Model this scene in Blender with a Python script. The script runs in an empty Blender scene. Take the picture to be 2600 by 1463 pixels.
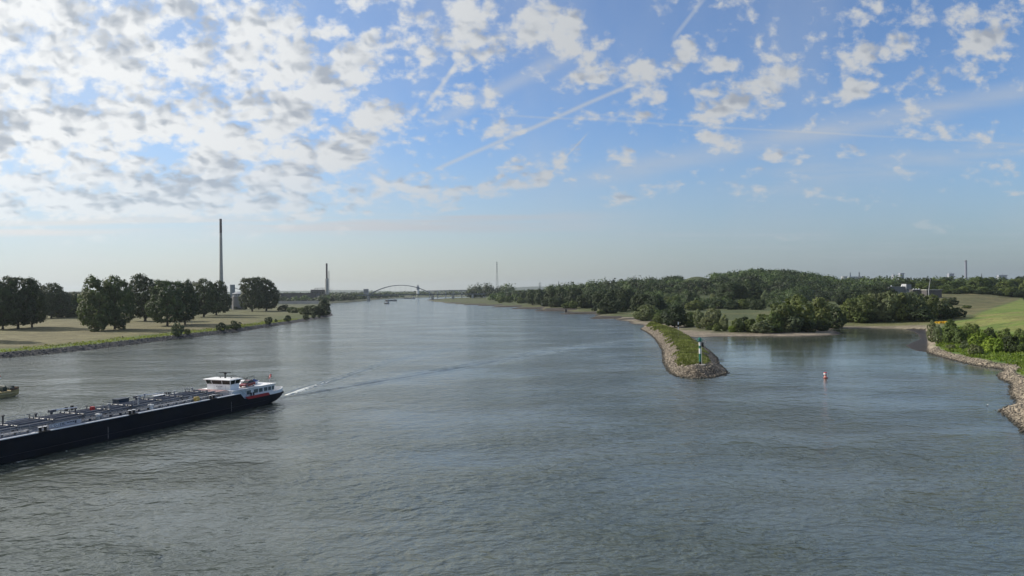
SUN_E = 3.8; SKY_S = 0.10; SKY_TINT = (.60, .735, .93)
WAVE1, WAVE2, WAVE3 = .38, .6, .10
WROUGH = .10
HAZE = 0.00004
EXPOSURE = 0.58
import bpy, bmesh, math, random
import numpy as np
from mathutils import Vector, Matrix
R = math.radians
rng = np.random.default_rng(7)
random.seed(7)
scene = bpy.context.scene
COL = scene.collection

# ------------------------------------------------------------------ camera
H = 27.0
F = 1878.0
cam_d = bpy.data.cameras.new('camera')
cam_d.sensor_width = 36.0
cam_d.lens = F * 36.0 / 2600.0
cam_d.clip_start = 0.5
cam_d.clip_end = 60000.0
cam = bpy.data.objects.new('camera', cam_d)
COL.objects.link(cam)
MR = Matrix.Rotation(R(90 + 0.198), 4, 'X') @ Matrix.Rotation(R(-0.596), 4, 'Z')
cam.matrix_world = Matrix.Translation((0, 0, H)) @ MR
scene.camera = cam
M3 = np.array(MR.to_3x3())

def ray(px, py):
    return M3 @ np.array([(px - 1300.0) / F, -(py - 731.5) / F, -1.0])
def hit(px, py, z=0.0):
    d = ray(px, py); t = (z - H) / d[2]
    return (d[0] * t, d[1] * t)
def at(px, py, Y):
    d = ray(px, py); t = Y / d[1]
    return (d[0] * t, Y, H + d[2] * t)
def ab(px, py):
    d = ray(px, py); return d[0] / d[1], d[2] / d[1]

# ------------------------------------------------------------------ tags
def tag(o, label=None, cat=None, group=None, kind=None):
    if label: o['label'] = label
    if cat: o['category'] = cat
    if group: o['group'] = group
    if kind: o['kind'] = kind
    return o
def empty(name, loc=(0, 0, 0), rz=0.0):
    o = bpy.data.objects.new(name, None); COL.objects.link(o)
    o.location = loc; o.rotation_euler = (0, 0, rz); o.empty_display_size = 0.5
    return o
def link(name, me, mat=None, parent=None):
    o = bpy.data.objects.new(name, me); COL.objects.link(o)
    if mat is not None and not me.materials: me.materials.append(mat)
    if parent is not None: o.parent = parent
    return o

# ------------------------------------------------------------------ mesh builder
class MB:
    def __init__(s): s.v = []; s.f = []
    def add(s, vs, fs):
        n = len(s.v); s.v += [tuple(float(c) for c in v) for v in vs]; s.f += [tuple(i + n for i in f) for f in fs]
    def box(s, x0, x1, y0, y1, z0, z1):
        s.add([(x0,y0,z0),(x1,y0,z0),(x1,y1,z0),(x0,y1,z0),(x0,y0,z1),(x1,y0,z1),(x1,y1,z1),(x0,y1,z1)],
              [(0,3,2,1),(4,5,6,7),(0,1,5,4),(1,2,6,5),(2,3,7,6),(3,0,4,7)])
    def bar(s, p, q, w, n=4, w2=None):
        p = Vector(p); q = Vector(q); d = (q - p)
        if d.length < 1e-6: return
        d.normalize()
        a = Vector((0, 0, 1)) if abs(d.z) < .9 else Vector((1, 0, 0))
        u = d.cross(a).normalized(); w_ = d.cross(u)
        w2 = w if w2 is None else w2
        vs = []
        for k in range(n):
            t = 2 * math.pi * (k + .5) / n
            vs.append(p + (u * math.cos(t) + w_ * math.sin(t)) * w / 2)
        for k in range(n):
            t = 2 * math.pi * (k + .5) / n
            vs.append(q + (u * math.cos(t) + w_ * math.sin(t)) * w2 / 2)
        fs = [(k, (k + 1) % n, n + (k + 1) % n, n + k) for k in range(n)]
        fs += [tuple(reversed(range(n))), tuple(range(n, 2 * n))]
        s.add(vs, fs)
    def lathe(s, prof, c=(0, 0, 0), n=20, cap=True):
        vs = []; fs = []
        for (r, z) in prof:
            for k in range(n):
                t = 2 * math.pi * k / n
                vs.append((c[0] + r * math.cos(t), c[1] + r * math.sin(t), c[2] + z))
        m = len(prof)
        for i in range(m - 1):
            for k in range(n):
                a = i * n + k; b = i * n + (k + 1) % n
                fs.append((a, b, b + n, a + n))
        if cap:
            fs.append(tuple(reversed(range(n)))); fs.append(tuple(range((m - 1) * n, m * n)))
        s.add(vs, fs)
    def prism(s, pts, z0, z1):
        n = len(pts)
        vs = [(x, y, z0) for x, y in pts] + [(x, y, z1) for x, y in pts]
        fs = [(k, (k + 1) % n, n + (k + 1) % n, n + k) for k in range(n)] + [tuple(reversed(range(n))), tuple(range(n, 2 * n))]
        s.add(vs, fs)
    def loft(s, secs, close=True):
        n = len(secs[0]); vs = [p for sec in secs for p in sec]; fs = []
        for i in range(len(secs) - 1):
            for k in range(n if close else n - 1):
                a = i * n + k; b = i * n + (k + 1) % n
                fs.append((a, b, b + n, a + n))
        if close:
            fs.append(tuple(reversed(range(n)))); fs.append(tuple(range((len(secs) - 1) * n, len(secs) * n)))
        s.add(vs, fs)
    def build(s, name, mat, parent=None, smooth=False, fix=True):
        me = bpy.data.meshes.new(name)
        me.from_pydata(s.v, [], s.f)
        if fix:
            bm = bmesh.new(); bm.from_mesh(me)
            bmesh.ops.recalc_face_normals(bm, faces=bm.faces); bm.to_mesh(me); bm.free()
        if smooth:
            me.polygons.foreach_set('use_smooth', [True] * len(me.polygons))
            try: me.set_sharp_from_angle(angle=R(35))
            except Exception: pass
        return link(name, me, mat, parent)

def np_mesh(name, V, Fq, smooth=False):
    me = bpy.data.meshes.new(name)
    V = np.ascontiguousarray(V, dtype=np.float32); Fq = np.ascontiguousarray(Fq, dtype=np.int32)
    k = Fq.shape[1]
    me.vertices.add(len(V)); me.vertices.foreach_set('co', V.ravel())
    me.loops.add(Fq.size); me.loops.foreach_set('vertex_index', Fq.ravel())
    me.polygons.add(len(Fq)); me.polygons.foreach_set('loop_start', np.arange(0, Fq.size, k, dtype=np.int32))
    if smooth: me.polygons.foreach_set('use_smooth', np.ones(len(Fq), dtype=bool))
    me.update(calc_edges=True)
    return me
def set_attr(me, name, data, typ='FLOAT', dom='POINT'):
    a = me.attributes.new(name, typ, dom)
    if typ == 'FLOAT': a.data.foreach_set('value', np.ascontiguousarray(data, dtype=np.float32).ravel())
    else: a.data.foreach_set('color', np.ascontiguousarray(data, dtype=np.float32).ravel())

# ------------------------------------------------------------------ node helper
class NT:
    def __init__(s, tree):
        s.t = tree; s.t.nodes.clear()
    def n(s, typ, **kw):
        nd = s.t.nodes.new(typ)
        for k, v in kw.items(): setattr(nd, k, v)
        return nd
    def put(s, sock, v):
        if v is None: return
        if isinstance(v, bpy.types.NodeSocket): s.t.links.new(v, sock)
        else: sock.default_value = v
    def m(s, op, a, b=None, c=None, clamp=False):
        nd = s.n('ShaderNodeMath', operation=op, use_clamp=clamp)
        s.put(nd.inputs[0], a); s.put(nd.inputs[1], b)
        if c is not None: s.put(nd.inputs[2], c)
        return nd.outputs[0]
    def vm(s, op, a, b=None):
        nd = s.n('ShaderNodeVectorMath', operation=op)
        s.put(nd.inputs[0], a); s.put(nd.inputs[1], b)
        return nd.outputs['Value'] if op in ('DOT_PRODUCT', 'LENGTH', 'DISTANCE') else nd.outputs[0]
    def noise(s, vec, scale, detail=4, rough=.5, dist=0.0, dim='3D'):
        nd = s.n('ShaderNodeTexNoise', noise_dimensions=dim)
        s.put(nd.inputs['Vector'], vec); nd.inputs['Scale'].default_value = scale
        nd.inputs['Detail'].default_value = detail; nd.inputs['Roughness'].default_value = rough
        nd.inputs['Distortion'].default_value = dist
        return nd.outputs[0]
    def step(s, x, lo, hi, a=0.0, b=1.0, smooth=True):
        nd = s.n('ShaderNodeMapRange', interpolation_type='SMOOTHSTEP' if smooth else 'LINEAR')
        s.put(nd.inputs[0], x)
        for i, v in ((1, lo), (2, hi), (3, a), (4, b)): s.put(nd.inputs[i], v)
        return nd.outputs[0]
    def mix(s, f, a, b, mode='MIX'):
        nd = s.n('ShaderNodeMix', data_type='RGBA', blend_type=mode)
        s.put(nd.inputs[0], f); s.put(nd.inputs[6], a); s.put(nd.inputs[7], b)
        return nd.outputs[2]
    def scale(s, vec, sc):
        nd = s.n('ShaderNodeVectorMath', operation='MULTIPLY')
        s.put(nd.inputs[0], vec); s.put(nd.inputs[1], sc)
        return nd.outputs[0]
    def xyz(s, vec):
        nd = s.n('ShaderNodeSeparateXYZ'); s.put(nd.inputs[0], vec); return nd.outputs
    def comb(s, x, y, z=0.0):
        nd = s.n('ShaderNodeCombineXYZ'); s.put(nd.inputs[0], x); s.put(nd.inputs[1], y); s.put(nd.inputs[2], z)
        return nd.outputs[0]
    def attr(s, name):
        return s.n('ShaderNodeAttribute', attribute_name=name)

def rgb(r, g, b): return (r, g, b, 1.0)
MATS = {}
def mat(name, col, rough=.6, metal=0.0, var=.12, scale=1.5, spec=.4, bump=0.0):
    """plain painted / mineral surface with a little procedural wear"""
    if name in MATS: return MATS[name]
    m = bpy.data.materials.new(name); m.use_nodes = True
    t = NT(m.node_tree)
    out = t.n('ShaderNodeOutputMaterial'); p = t.n('ShaderNodeBsdfPrincipled')
    t.t.links.new(p.outputs[0], out.inputs[0])
    tc = t.n('ShaderNodeTexCoord').outputs['Object']
    nz = t.noise(tc, scale, 5, .6)
    f = t.step(nz, .25, .75, 1 - var, 1 + var)
    c = t.vm('SCALE', rgb(*col)[:3]); c_node = c.node
    t.put(c_node.inputs['Scale'], f)
    t.put(p.inputs['Base Color'], c)
    p.inputs['Roughness'].default_value = rough; p.inputs['Metallic'].default_value = metal
    p.inputs['Specular IOR Level'].default_value = spec
    if bump > 0:
        b = t.n('ShaderNodeBump'); b.inputs['Strength'].default_value = 1; b.inputs['Distance'].default_value = bump
        t.put(b.inputs['Height'], nz); t.put(p.inputs['Normal'], b.outputs[0])
    MATS[name] = m
    return m
# ------------------------------------------------------------------ land outline (waterline points -> metres)
def W(pts):
    out = []
    for p in pts:
        out.append((float(p[1]), float(p[2])) if p[0] == 'w' else hit(p[0], p[1], 0.0))
    return np.array(out)
RIGHT = W([(1160,757.2),(1095,760.3),(1083,762),(1104,766.8),(1122,767.6),(1131,770.2),(1150,770.8),(1163,770.6),(1153,772),(1176,773),
 (1190,772.8),(1176,774.3),(1214,774),(1222,774.6),(1212,776.5),(1250,776.4),(1262,777.5),(1247.6,780),(1306,779.5),(1318,781),(1295.3,784.5),
 (1364,784),(1378,785.2),(1354,790.2),(1434,790),(1447,793),(1418.4,797.6),(1498,797.3),(1509,797.6),(1516.5,801),(1495,809.6),(1562,810),
 (1566,813.2),(1594,816.5),(1603,822.8),(1629,825),(1640,830),(1652,838),(1700,850),(1755,857),(1806,856.6),(1876,854.5),(1969,855),
 (2062,854.5),(2120,851.5),(2139,847.5),(2125,841.5),(2108,836.5),(2125,834.4),(2145,834.2),(2280,834.6),(2345,838),(2351,845),(2350,870),(2351,892),
 (2357.5,897),(2384,906),(2415,913.6),(2459,924.6),(2503,932),(2543,938),(2550,944.5),(2532,951),(2538.6,963),(2565,974),(2567,992),
 (2563,1003),(2580,1016),(2576,1027),(2534,1043),(2558,1060),(2587,1087),(2610,1110),('w',104,118),('w',100,60),('w',95,-300),
 ('w',9000,-300),('w',9000,4200),(1400,754.5)])
LEFT = W([(-400,944),(0,910),(105,901),(227,889),(314,878),(437,863),(545,850),(611,842),(699,828),(769,817),(838.5,804),(846,800.5),
 (842,796),(834,788),(830,778),(842.5,770.6),(872,768.3),(914,765.8),(954,761),(1016,757.6),(1069,755.6),(1116,755.0),
 ('w',0,3560),('w',1500,3750),('w',9000,5000),('w',20000,8000),('w',20000,20000),('w',-20000,20000),('w',-20000,250)])
GROYNE = W([(1640,825),(1626.6,836),(1645,846),(1662,859),(1674,876),(1683,891.8),(1684.5,919.8),(1699,945.4),(1718,957),(1760,962),(1801.6,961),
 (1839,953.5),(1849,947.7),(1839,936),(1826,926),(1819,908),(1800,890),(1778,873),(1757,859),(1735,848),(1700,836),(1670,826)])
MUD = W([(2296,835.6),(2352,837),(2358,895),(2332,892),(2312,886),(2298,877),(2320,868),(2336,861),(2330,850),(2318,842)])
SPURS = []
for (tx, ty, ln, th) in ((1083,762,44,2.2),(1131,770.2,40,1.4),(1153,772,44,1.3),(1176,774.3,60,1.6),(1212,776.5,62,1.7),(1247.6,780,78,2.2),(1295.3,784.5,100,2.4),(1354,790.2,110,3.2),(1418.4,797.6,105,3.4),(1495,809.6,85,5.0),(1566,813.4,55,3.0)):
    SPURS.append(W([(tx, ty), (tx + ln * .4, ty + .1), (tx + ln, ty - .2), (tx + ln, ty - th * .9), (tx + ln * .3, ty - th)]))
DIKE = np.array([(0.592*470,470.),(0.62*520,520.),(0.642*640,640.),(0.664*800,800.),(0.694*1060,1060.),(1500,1060),(1500,240),(.9*300,300.),(0.70*335,335.),(0.64*400,400.)])

def sdist(P, poly):
    """signed distance (positive inside) of points P (N,2)"""
    P = np.asarray(P, dtype=np.float64); N = len(P)
    out = np.empty(N)
    A = poly; B = np.roll(poly, -1, axis=0)
    for s in range(0, N, 20000):
        p = P[s:s + 20000]
        d2 = np.full(len(p), 1e18); ins = np.zeros(len(p), dtype=bool)
        for a, b in zip(A, B):
            e = b - a; w = p - a
            t = np.clip((w @ e) / max(e @ e, 1e-9), 0, 1)
            q = w - t[:, None] * e
            d2 = np.minimum(d2, (q * q).sum(1))
            c = (a[1] > p[:, 1]) != (b[1] > p[:, 1])
            if c.any():
                xi = a[0] + (p[:, 1] - a[1]) * (e[0]) / (e[1] if abs(e[1]) > 1e-12 else 1e-12)
                ins ^= c & (p[:, 0] < xi)
        out[s:s + 20000] = np.where(ins, 1, -1) * np.sqrt(d2)
    return out
def sm(x, a, b):
    t = np.clip((x - a) / (b - a), 0, 1); return t * t * (3 - 2 * t)
def vnoise(x, y, s, seed=0):
    """cheap smooth value noise, -1..1"""
    x = np.asarray(x) / s + seed * 17.31; y = np.asarray(y) / s - seed * 9.7
    xi = np.floor(x); yi = np.floor(y); fx = x - xi; fy = y - yi
    fx = fx * fx * (3 - 2 * fx); fy = fy * fy * (3 - 2 * fy)
    h = lambda i, j: np.modf(np.abs(np.sin(i * 127.1 + j * 311.7 + seed * 74.7) * 43758.5453))[0] * 2 - 1
    return (h(xi, yi) * (1 - fx) + h(xi + 1, yi) * fx) * (1 - fy) + (h(xi, yi + 1) * (1 - fx) + h(xi + 1, yi + 1) * fx) * fy

# hill skyline: photo samples -> ridge height at its own distance
SKY = [(1380,741),(1450,736.5),(1500,731),(1560,727),(1620,722),(1700,713),(1760,709),(1800,707),(1850,701),(1900,692),(1960,691),(2010,695),(2060,701),(2100,711),(2130,718),(2200,724),(2600,725)]
SKA = np.array([ab(x, y)[0] for x, y in SKY]); SKB = np.array([ab(x, y)[1] for x, y in SKY])
HY = 1480.0
def hill(x, y):
    a = x / np.maximum(y, 1.0)
    zr = np.maximum(H + np.interp(a, SKA, SKB) * HY - 11.5, 0.0)
    zr = np.where((a < SKA[0]) | (a > SKA[-1]), 0, zr)
    zr = zr + 11.0 * np.exp(-((a - ab(1768, 706)[0]) / .022) ** 2) * sm(y, 1330, 1430)
    return zr * sm(y, 880, 1450) * (1 - sm(y, 1620, 2500))

def height(x, y, want=False):
    x = np.asarray(x, dtype=np.float64); y = np.asarray(y, dtype=np.float64); sh = x.shape
    x = x.ravel(); y = y.ravel(); P = np.stack([x, y], 1)
    dl = sdist(P, LEFT); dr = sdist(P, RIGHT); dg = sdist(P, GROYNE); dm = sdist(P, MUD); dk = sdist(P, DIKE)
    jl = dl + 1.0 * vnoise(x, y, 9, 1); jr = dr + .9 * vnoise(x, y, 7, 2)
    a = x / np.maximum(y, 1)
    under = lambda d: np.maximum(d * .35, -3.0)
    # left bank: stone revetment, grass strip, field
    zl = np.where(dl > 0, 2.2 * np.clip(dl / 5.5, 0, 1) + 1.2 * sm(dl, 5, 26) + 1.6 * sm(dl, 30, 220) + .22 * vnoise(x, y, 34, 3) * sm(dl, 8, 40), under(dl))
    # right land: flat gravel beaches, then flood meadow; the near bank is steeper
    near = sm(a, .50, .56) * (1 - sm(y, 470, 520))
    zb = .55 * np.clip(dr / 7, 0, 1) + .6 * sm(dr, 5, 28) + 1.8 * sm(dr, 22, 60) + 1.5 * sm(dr, 60, 200)
    zn = 1.3 * np.clip(dr / 3.5, 0, 1) + .9 * sm(dr, 3, 14) + 1.5 * sm(dr, 12, 50)
    zr = zb * (1 - near) + zn * near
    zr = zr + (5.2 + 2.6 * sm(y, 520, 1050)) * sm(dk, -18, 55) + 8.0 * sm(a, .42, .52) * sm(y, 660, 1050) * (1 - sm(dk, -60, 20)) + hill(x, y)
    zr = zr + .25 * vnoise(x, y, 40, 4) * sm(dr, 12, 60)
    zr = np.where(dr > 0, zr, under(dr))
    zg = np.where(dg > 0, 3.3 * sm(dg, -1.5, 7.0) - .35 + .15 * vnoise(x, y, 3, 5), under(dg))
    zg = np.where(dg > 0, np.maximum(zg, .02 + .2 * np.clip(dg, 0, 1)), zg)
    zm = np.where(dm > 0, .05 + .02 * vnoise(x, y, 6, 6) + .004 * dm, -9)
    ds = np.full(len(x), -99.0); far_r = (a > -.16) & (a < .22) & (y > 480)
    if far_r.any():
        ds[far_r] = np.max([sdist(P[far_r], q) for q in SPURS], axis=0)
    zs = np.where(ds > 0, .25 + 1.0 * sm(ds, 0, 4) + .15 * vnoise(x, y, 5, 8), -9)
    z = np.maximum(np.maximum(np.maximum(zl, zr), np.maximum(zg, zm)), zs)
    if not want: return z.reshape(sh)
    return z, dl, dr, dg, dm, dk, a, ds

def ground_hit(px, py, ymax=3500):
    d = ray(px, py)
    Y = np.geomspace(80, ymax, 2500)
    X = d[0] / d[1] * Y; Z = H + d[2] / d[1] * Y
    h = height(X, Y); k = np.argmax(Z <= np.maximum(h, 0.0))
    if not (Z <= np.maximum(h, 0)).any(): k = len(Y) - 1
    return float(X[k]), float(Y[k]), float(max(h[k], 0.0))

# ------------------------------------------------------------------ ground sheet
us = np.concatenate([np.linspace(-1.6, -.76, 40)[:-1], np.linspace(-.76, .76, 700), np.linspace(.76, 1.6, 40)[1:]])
ys = np.concatenate([np.geomspace(14, 110, 60)[:-1], np.geomspace(110, 3300, 960)[:-1], np.geomspace(3300, 16000, 90)])
U, Yg = np.meshgrid(us, ys)
Xg = U * Yg
zz, dl, dr, dg, dm, dk, aa, ds = height(Xg, Yg, True)
x = Xg.ravel(); y = Yg.ravel()
def lay(c, new, w):
    return c * (1 - w[:, None]) + np.array(new)[None, :] * w[:, None]
n1 = vnoise(x, y, 23, 11); n2 = vnoise(x, y, 7, 12); n3 = vnoise(x, y, 90, 13)
c = np.tile(np.array([.065, .075, .032]), (len(x), 1))
L = dl > 0
# left field: straw, green strip, slate revetment
cl = np.tile(np.array([.138, .124, .062]), (len(x), 1))
cl = lay(cl, (.135, .125, .055), sm(n1 + .5 * n2, .1, .9))
cl = lay(cl, (.10, .105, .05), sm(y, 560, 800) * .75)
cl = lay(cl, (.085, .12, .024), (1 - sm(dl + 3 * n2, 12, 20)))
cl = lay(cl, (.07, .085, .03), sm(y, 560, 760) * (1 - sm(dl + 5 * n2, 18, 60)))
cl = lay(cl, (.062, .06, .06), 1 - sm(dl + .7 * n2, 4.6, 6.2))
cl = lay(cl, (.075, .085, .05), sm(y, 1100, 1500))
# right land
cr = np.tile(np.array([.06, .075, .028]), (len(x), 1))
cr = lay(cr, (.12, .11, .05), sm(n1 + .6 * n3, .2, .9) * .8)
cr = lay(cr, (.10, .115, .035), sm(n2 + n1, .2, 1.2) * .5)
fs_ = sm(y, 520, 760)
cr = lay(cr, (.20, .17, .13), (1 - sm(dr + 5 * n2 + 6 * n1, 14 - 4 * fs_, 34 - 12 * fs_)) * (1 - fs_ * sm(n3 + .4 * n1, -.5, .5) * .9))
cr = lay(cr, (.075, .085, .04), fs_ * sm(y, 900, 1300) * .6)
cr = lay(cr, (.055, .047, .04), (1 - sm(dr + 1.2 * n2, 1.0, 4.0 + 3.0 * sm(y, 500, 900))))
near = sm(aa, .50, .56) * (1 - sm(y, 460, 500))
cn = np.tile(np.array([.085, .13, .022]), (len(x), 1))
cn = lay(cn, (.055, .10, .018), sm(n2, 0, .8))
cn = lay(cn, (.24, .205, .155), 1 - sm(dr + 1.5 * n2, 2.5, 6.5))
cn = lay(cn, (.06, .052, .042), 1 - sm(dr + .5 * n2, .2, 1.4))
cr = cr * (1 - near[:, None]) + cn * near[:, None]
bk = sm(aa, .425, .445) * sm(y, 440, 470) * (1 - sm(dr, 26, 50))          # sandy back shore of the harbour
cr = lay(cr, (.185, .16, .115), bk * (1 - sm(dr, 8, 20)))
cr = lay(cr, (.12, .12, .05), bk * sm(dr, 9, 20) * .9)
st = .5 + .5 * np.sin((x * .55 + y * .28) / 9.0 + 2 * n3)
ck = lay(np.tile(np.array([.105, .148, .028]), (len(x), 1)), (.155, .168, .046), sm(st + .5 * n1, .4, 1.1))
ck = lay(ck, (.19, .16, .065), sm(n2 + n1 + n3, .9, 1.8) * .6)
cr = cr * (1 - sm(dk, -6, 3)[:, None]) + ck * sm(dk, -6, 3)[:, None]
pl = sm(aa, .56, .585) * sm(y, 560, 640) * (1 - sm(dk, -9, 0))
cr = lay(cr, (.135, .118, .052), pl * (.6 + .3 * n1))
wf = sm(hill(x, y), 3, 12)
cr = lay(cr, (.05, .065, .025), wf * .9)
clx = np.exp(-(((aa - ab(1765, 706)[0]) / .022) ** 2)) * sm(y, 1420, 1440) * (1 - sm(y, 1540, 1600))
cr = lay(cr, (.26, .21, .10), np.clip(clx * 1.4, 0, 1))
cc = np.where(L[:, None], cl, np.where((dr > 0)[:, None], cr, (.05, .05, .035)))
gw = sm(dg, 0, 1)
cgr = lay(np.tile(np.array([.095, .080, .062]), (len(x), 1)), (.085, .105, .028), sm(dg + 1.2 * n2, 5.0, 7.5) * (y > 243))
cc = np.where((ds > 0)[:, None], np.array([.050, .043, .037])[None] * (1 + .3 * n2[:, None]), cc)
cc = np.where((dg > 0)[:, None], cgr, cc)
cc = np.where(((dm > 0) & (zz < .55))[:, None], np.array([.030, .024, .016]), cc)
cc = np.where((zz < -.02)[:, None], np.array([.045, .045, .03]), cc)
nr, nc = len(ys), len(us)
idx = np.arange(nr * nc).reshape(nr, nc)
quads = np.stack([idx[:-1, :-1], idx[:-1, 1:], idx[1:, 1:], idx[1:, :-1]], -1).reshape(-1, 4)
me = np_mesh('ground', np.stack([x, y, zz], 1), quads, True)
set_attr(me, 'earth', np.concatenate([cc, np.ones((len(cc), 1))], 1), 'FLOAT_COLOR')
wet = ((dm > 0) & (zz < .4)).astype(float)
set_attr(me, 'wet', wet)
gm = bpy.data.materials.new('ground_soil'); gm.use_nodes = True
t = NT(gm.node_tree); out = t.n('ShaderNodeOutputMaterial'); p = t.n('ShaderNodeBsdfPrincipled')
t.t.links.new(p.outputs[0], out.inputs[0])
pos = t.n('ShaderNodeNewGeometry').outputs['Position']
f1 = t.noise(pos, .9, 6, .65); f2 = t.noise(pos, .09, 4, .6); f3 = t.noise(t.scale(pos, (.5, 1, 1)), .33, 5, .7)
k = t.m('MULTIPLY', t.step(f1, .25, .75, .6, 1.4), t.m('MULTIPLY', t.step(f2, .3, .7, .8, 1.2), t.step(f3, .3, .7, .72, 1.26)))
sc = t.n('ShaderNodeVectorMath', operation='SCALE'); t.put(sc.inputs[0], t.attr('earth').outputs['Color']); t.put(sc.inputs['Scale'], k)
t.put(p.inputs['Base Color'], sc.outputs[0])
wa = t.attr('wet').outputs['Fac']
t.put(p.inputs['Roughness'], t.step(wa, 0, 1, .95, .62, False)); p.inputs['Specular IOR Level'].default_value = .25
bp = t.n('ShaderNodeBump'); bp.inputs['Distance'].default_value = .25; bp.inputs['Strength'].default_value = .8
t.put(bp.inputs['Height'], f1); t.put(p.inputs['Normal'], bp.outputs[0])
tag(link('ground', me, gm), kind='structure')
GROUND_H = height

# ------------------------------------------------------------------ water
us2 = np.concatenate([np.linspace(-2.2, -.76, 30)[:-1], np.linspace(-.76, .76, 900), np.linspace(.76, 2.2, 30)[1:]])
ys2 = np.concatenate([np.linspace(-60, 34, 6)[:-1], np.geomspace(35, 400, 560), np.geomspace(402, 9000, 110)])
U2, Y2 = np.meshgrid(us2, ys2); X2 = U2 * np.maximum(Y2, 40.0)
x2 = X2.ravel(); y2 = Y2.ravel(); z2 = np.zeros(len(x2))
def polydist(px_, py_, pts):
    """distance, side and length along a polyline"""
    best = np.full(len(px_), 1e9); sgn = np.zeros(len(px_)); along = np.zeros(len(px_)); s0 = 0
    for (ax, ay), (bx, by) in zip(pts[:-1], pts[1:]):
        e = np.array([bx - ax, by - ay]); ln = np.hypot(*e); e = e / ln
        wx = px_ - ax; wy = py_ - ay; tt = np.clip(wx * e[0] + wy * e[1], 0, ln)
        qx = wx - tt * e[0]; qy = wy - tt * e[1]; d = np.hypot(qx, qy)
        k = d < best; best[k] = d[k]; sgn[k] = np.sign(e[0] * qy - e[1] * qx)[k]; along[k] = (s0 + tt)[k]; s0 += ln
    return best, sgn, along
ARM_A = [hit(*p) for p in ((690,1019),(902.6,983),(1074,954),(1189,934),(1364,901),(1503,880),(1640,866))]
ARM_B = [hit(*p) for p in ((728,1003),(785,984),(861,961),(993,917),(1075,900),(1150,886))]
da, sa, la = polydist(x2, y2, ARM_A); db, sb, lb = polydist(x2, y2, ARM_B)
s = da * sa
ampA = .22 * np.exp(-la / 230) * sm(la, 0, 6)
z2 += ampA * np.exp(-((s - 2.0 - .02 * la) / (2.2 + .03 * la)) ** 2) * np.cos(2 * np.pi * s / (3.0 + .012 * la)) * (1 + .5 * vnoise(x2, y2, 5, 21))
s = db * sb
z2 += .20 * np.exp(-lb / 120) * np.exp(-(s / (2.0 + .03 * lb)) ** 2) * np.cos(2 * np.pi * s / 2.6 + 1.0 * vnoise(x2, y2, 4, 22))
foam = .85 * np.exp(-(db / (.55 + .026 * lb)) ** 2) * np.exp(-lb / 24) * (y2 > 0)
foam += .30 * np.exp(-(db / (1.8 + .06 * lb)) ** 2) * np.exp(-lb / 45) * (y2 > 0)
hA = np.array(hit(664, 1031)); hB = np.array(hit(0, 1180)); hv = (hB - hA) / np.linalg.norm(hB - hA); pv = np.array([-hv[1], hv[0]])
dh_, sh_, lh_ = polydist(x2, y2, [tuple(hA + hv * 6 + pv * .5), tuple(hA + hv * 100 + pv * 1.3)])
foam += .55 * np.exp(-(dh_ / (.35 + .006 * lh_)) ** 2) * sm(lh_, 2, 45) * (.55 + .45 * vnoise(x2, y2, 3.5, 25))
z2 += .10 * np.exp(-(dh_ / 7.0) ** 2) * np.cos(2 * np.pi * (dh_ / 2.3 + .25 * vnoise(x2, y2, 6, 26))) * sm(dh_, .3, 1.2)
a2 = x2 / np.maximum(y2, 1)
dgw = sdist(np.stack([x2, y2], 1), GROYNE)
calm = sm(a2, .245, .30) * sm(y2 + 90 * np.clip(a2 - .3, 0, 1), 205, 262)
calm = np.maximum(calm, .55 * sm(a2, .3, .5) * sm(y2, 120, 190))
z2 -= .004
nr, nc = len(ys2), len(us2)
idx = np.arange(nr * nc).reshape(nr, nc)
quads = np.stack([idx[:-1, :-1], idx[:-1, 1:], idx[1:, 1:], idx[1:, :-1]], -1).reshape(-1, 4)
me = np_mesh('river_water', np.stack([x2, y2, z2], 1), quads, True)
set_attr(me, 'calm', calm); set_attr(me, 'foam', np.clip(foam, 0, 1))
wm = bpy.data.materials.new('river_water'); wm.use_nodes = True
t = NT(wm.node_tree); out = t.n('ShaderNodeOutputMaterial'); p = t.n('ShaderNodeBsdfPrincipled')
t.t.links.new(p.outputs[0], out.inputs[0])
pos = t.n('ShaderNodeNewGeometry').outputs['Position']
warp = t.n('ShaderNodeVectorMath', operation='ADD')
wn = t.n('ShaderNodeTexNoise'); t.put(wn.inputs['Vector'], pos); wn.inputs['Scale'].default_value = .05; wn.inputs['Detail'].default_value = 3
t.put(warp.inputs[0], pos); t.put(warp.inputs[1], t.scale(wn.outputs['Color'], (7, 7, 0)))
wp = warp.outputs[0]
big = t.noise(t.scale(wp, (.5, 1, 1)), .035, 4, .55)              # rougher and smoother patches, eddies
patch = t.step(big, .36, .64, .42, 1.2)
calm_a = t.attr('calm').outputs['Fac']
calmf = t.m('SUBTRACT', 1.0, t.m('MULTIPLY', calm_a, .86))
h1 = t.noise(t.scale(wp, (.75, 1, 1)), .85, 3, .5, .3)
h2 = t.noise(t.scale(wp, (.7, 1, 1)), .30, 2, .5, .4)
h3 = t.noise(t.scale(pos, (.7, 1, 1)), 2.1, 3, .55)
hh = t.m('ADD', t.m('MULTIPLY', h1, WAVE1), t.m('ADD', t.m('MULTIPLY', h2, WAVE2), t.m('MULTIPLY', h3, WAVE3)))
hh = t.m('MULTIPLY', hh, t.m('MULTIPLY', patch, calmf))
bp = t.n('ShaderNodeBump'); bp.inputs['Distance'].default_value = 1.0; bp.inputs['Strength'].default_value = 1.0
t.put(bp.inputs['Height'], hh); t.put(p.inputs['Normal'], bp.outputs[0])
fo = t.attr('foam').outputs['Fac']
fn = t.noise(pos, .9, 7, .72)
fm = t.step(t.m('ADD', fo, t.m('MULTIPLY', t.m('SUBTRACT', fn, .5), 2.0)), .42, .75)
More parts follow.
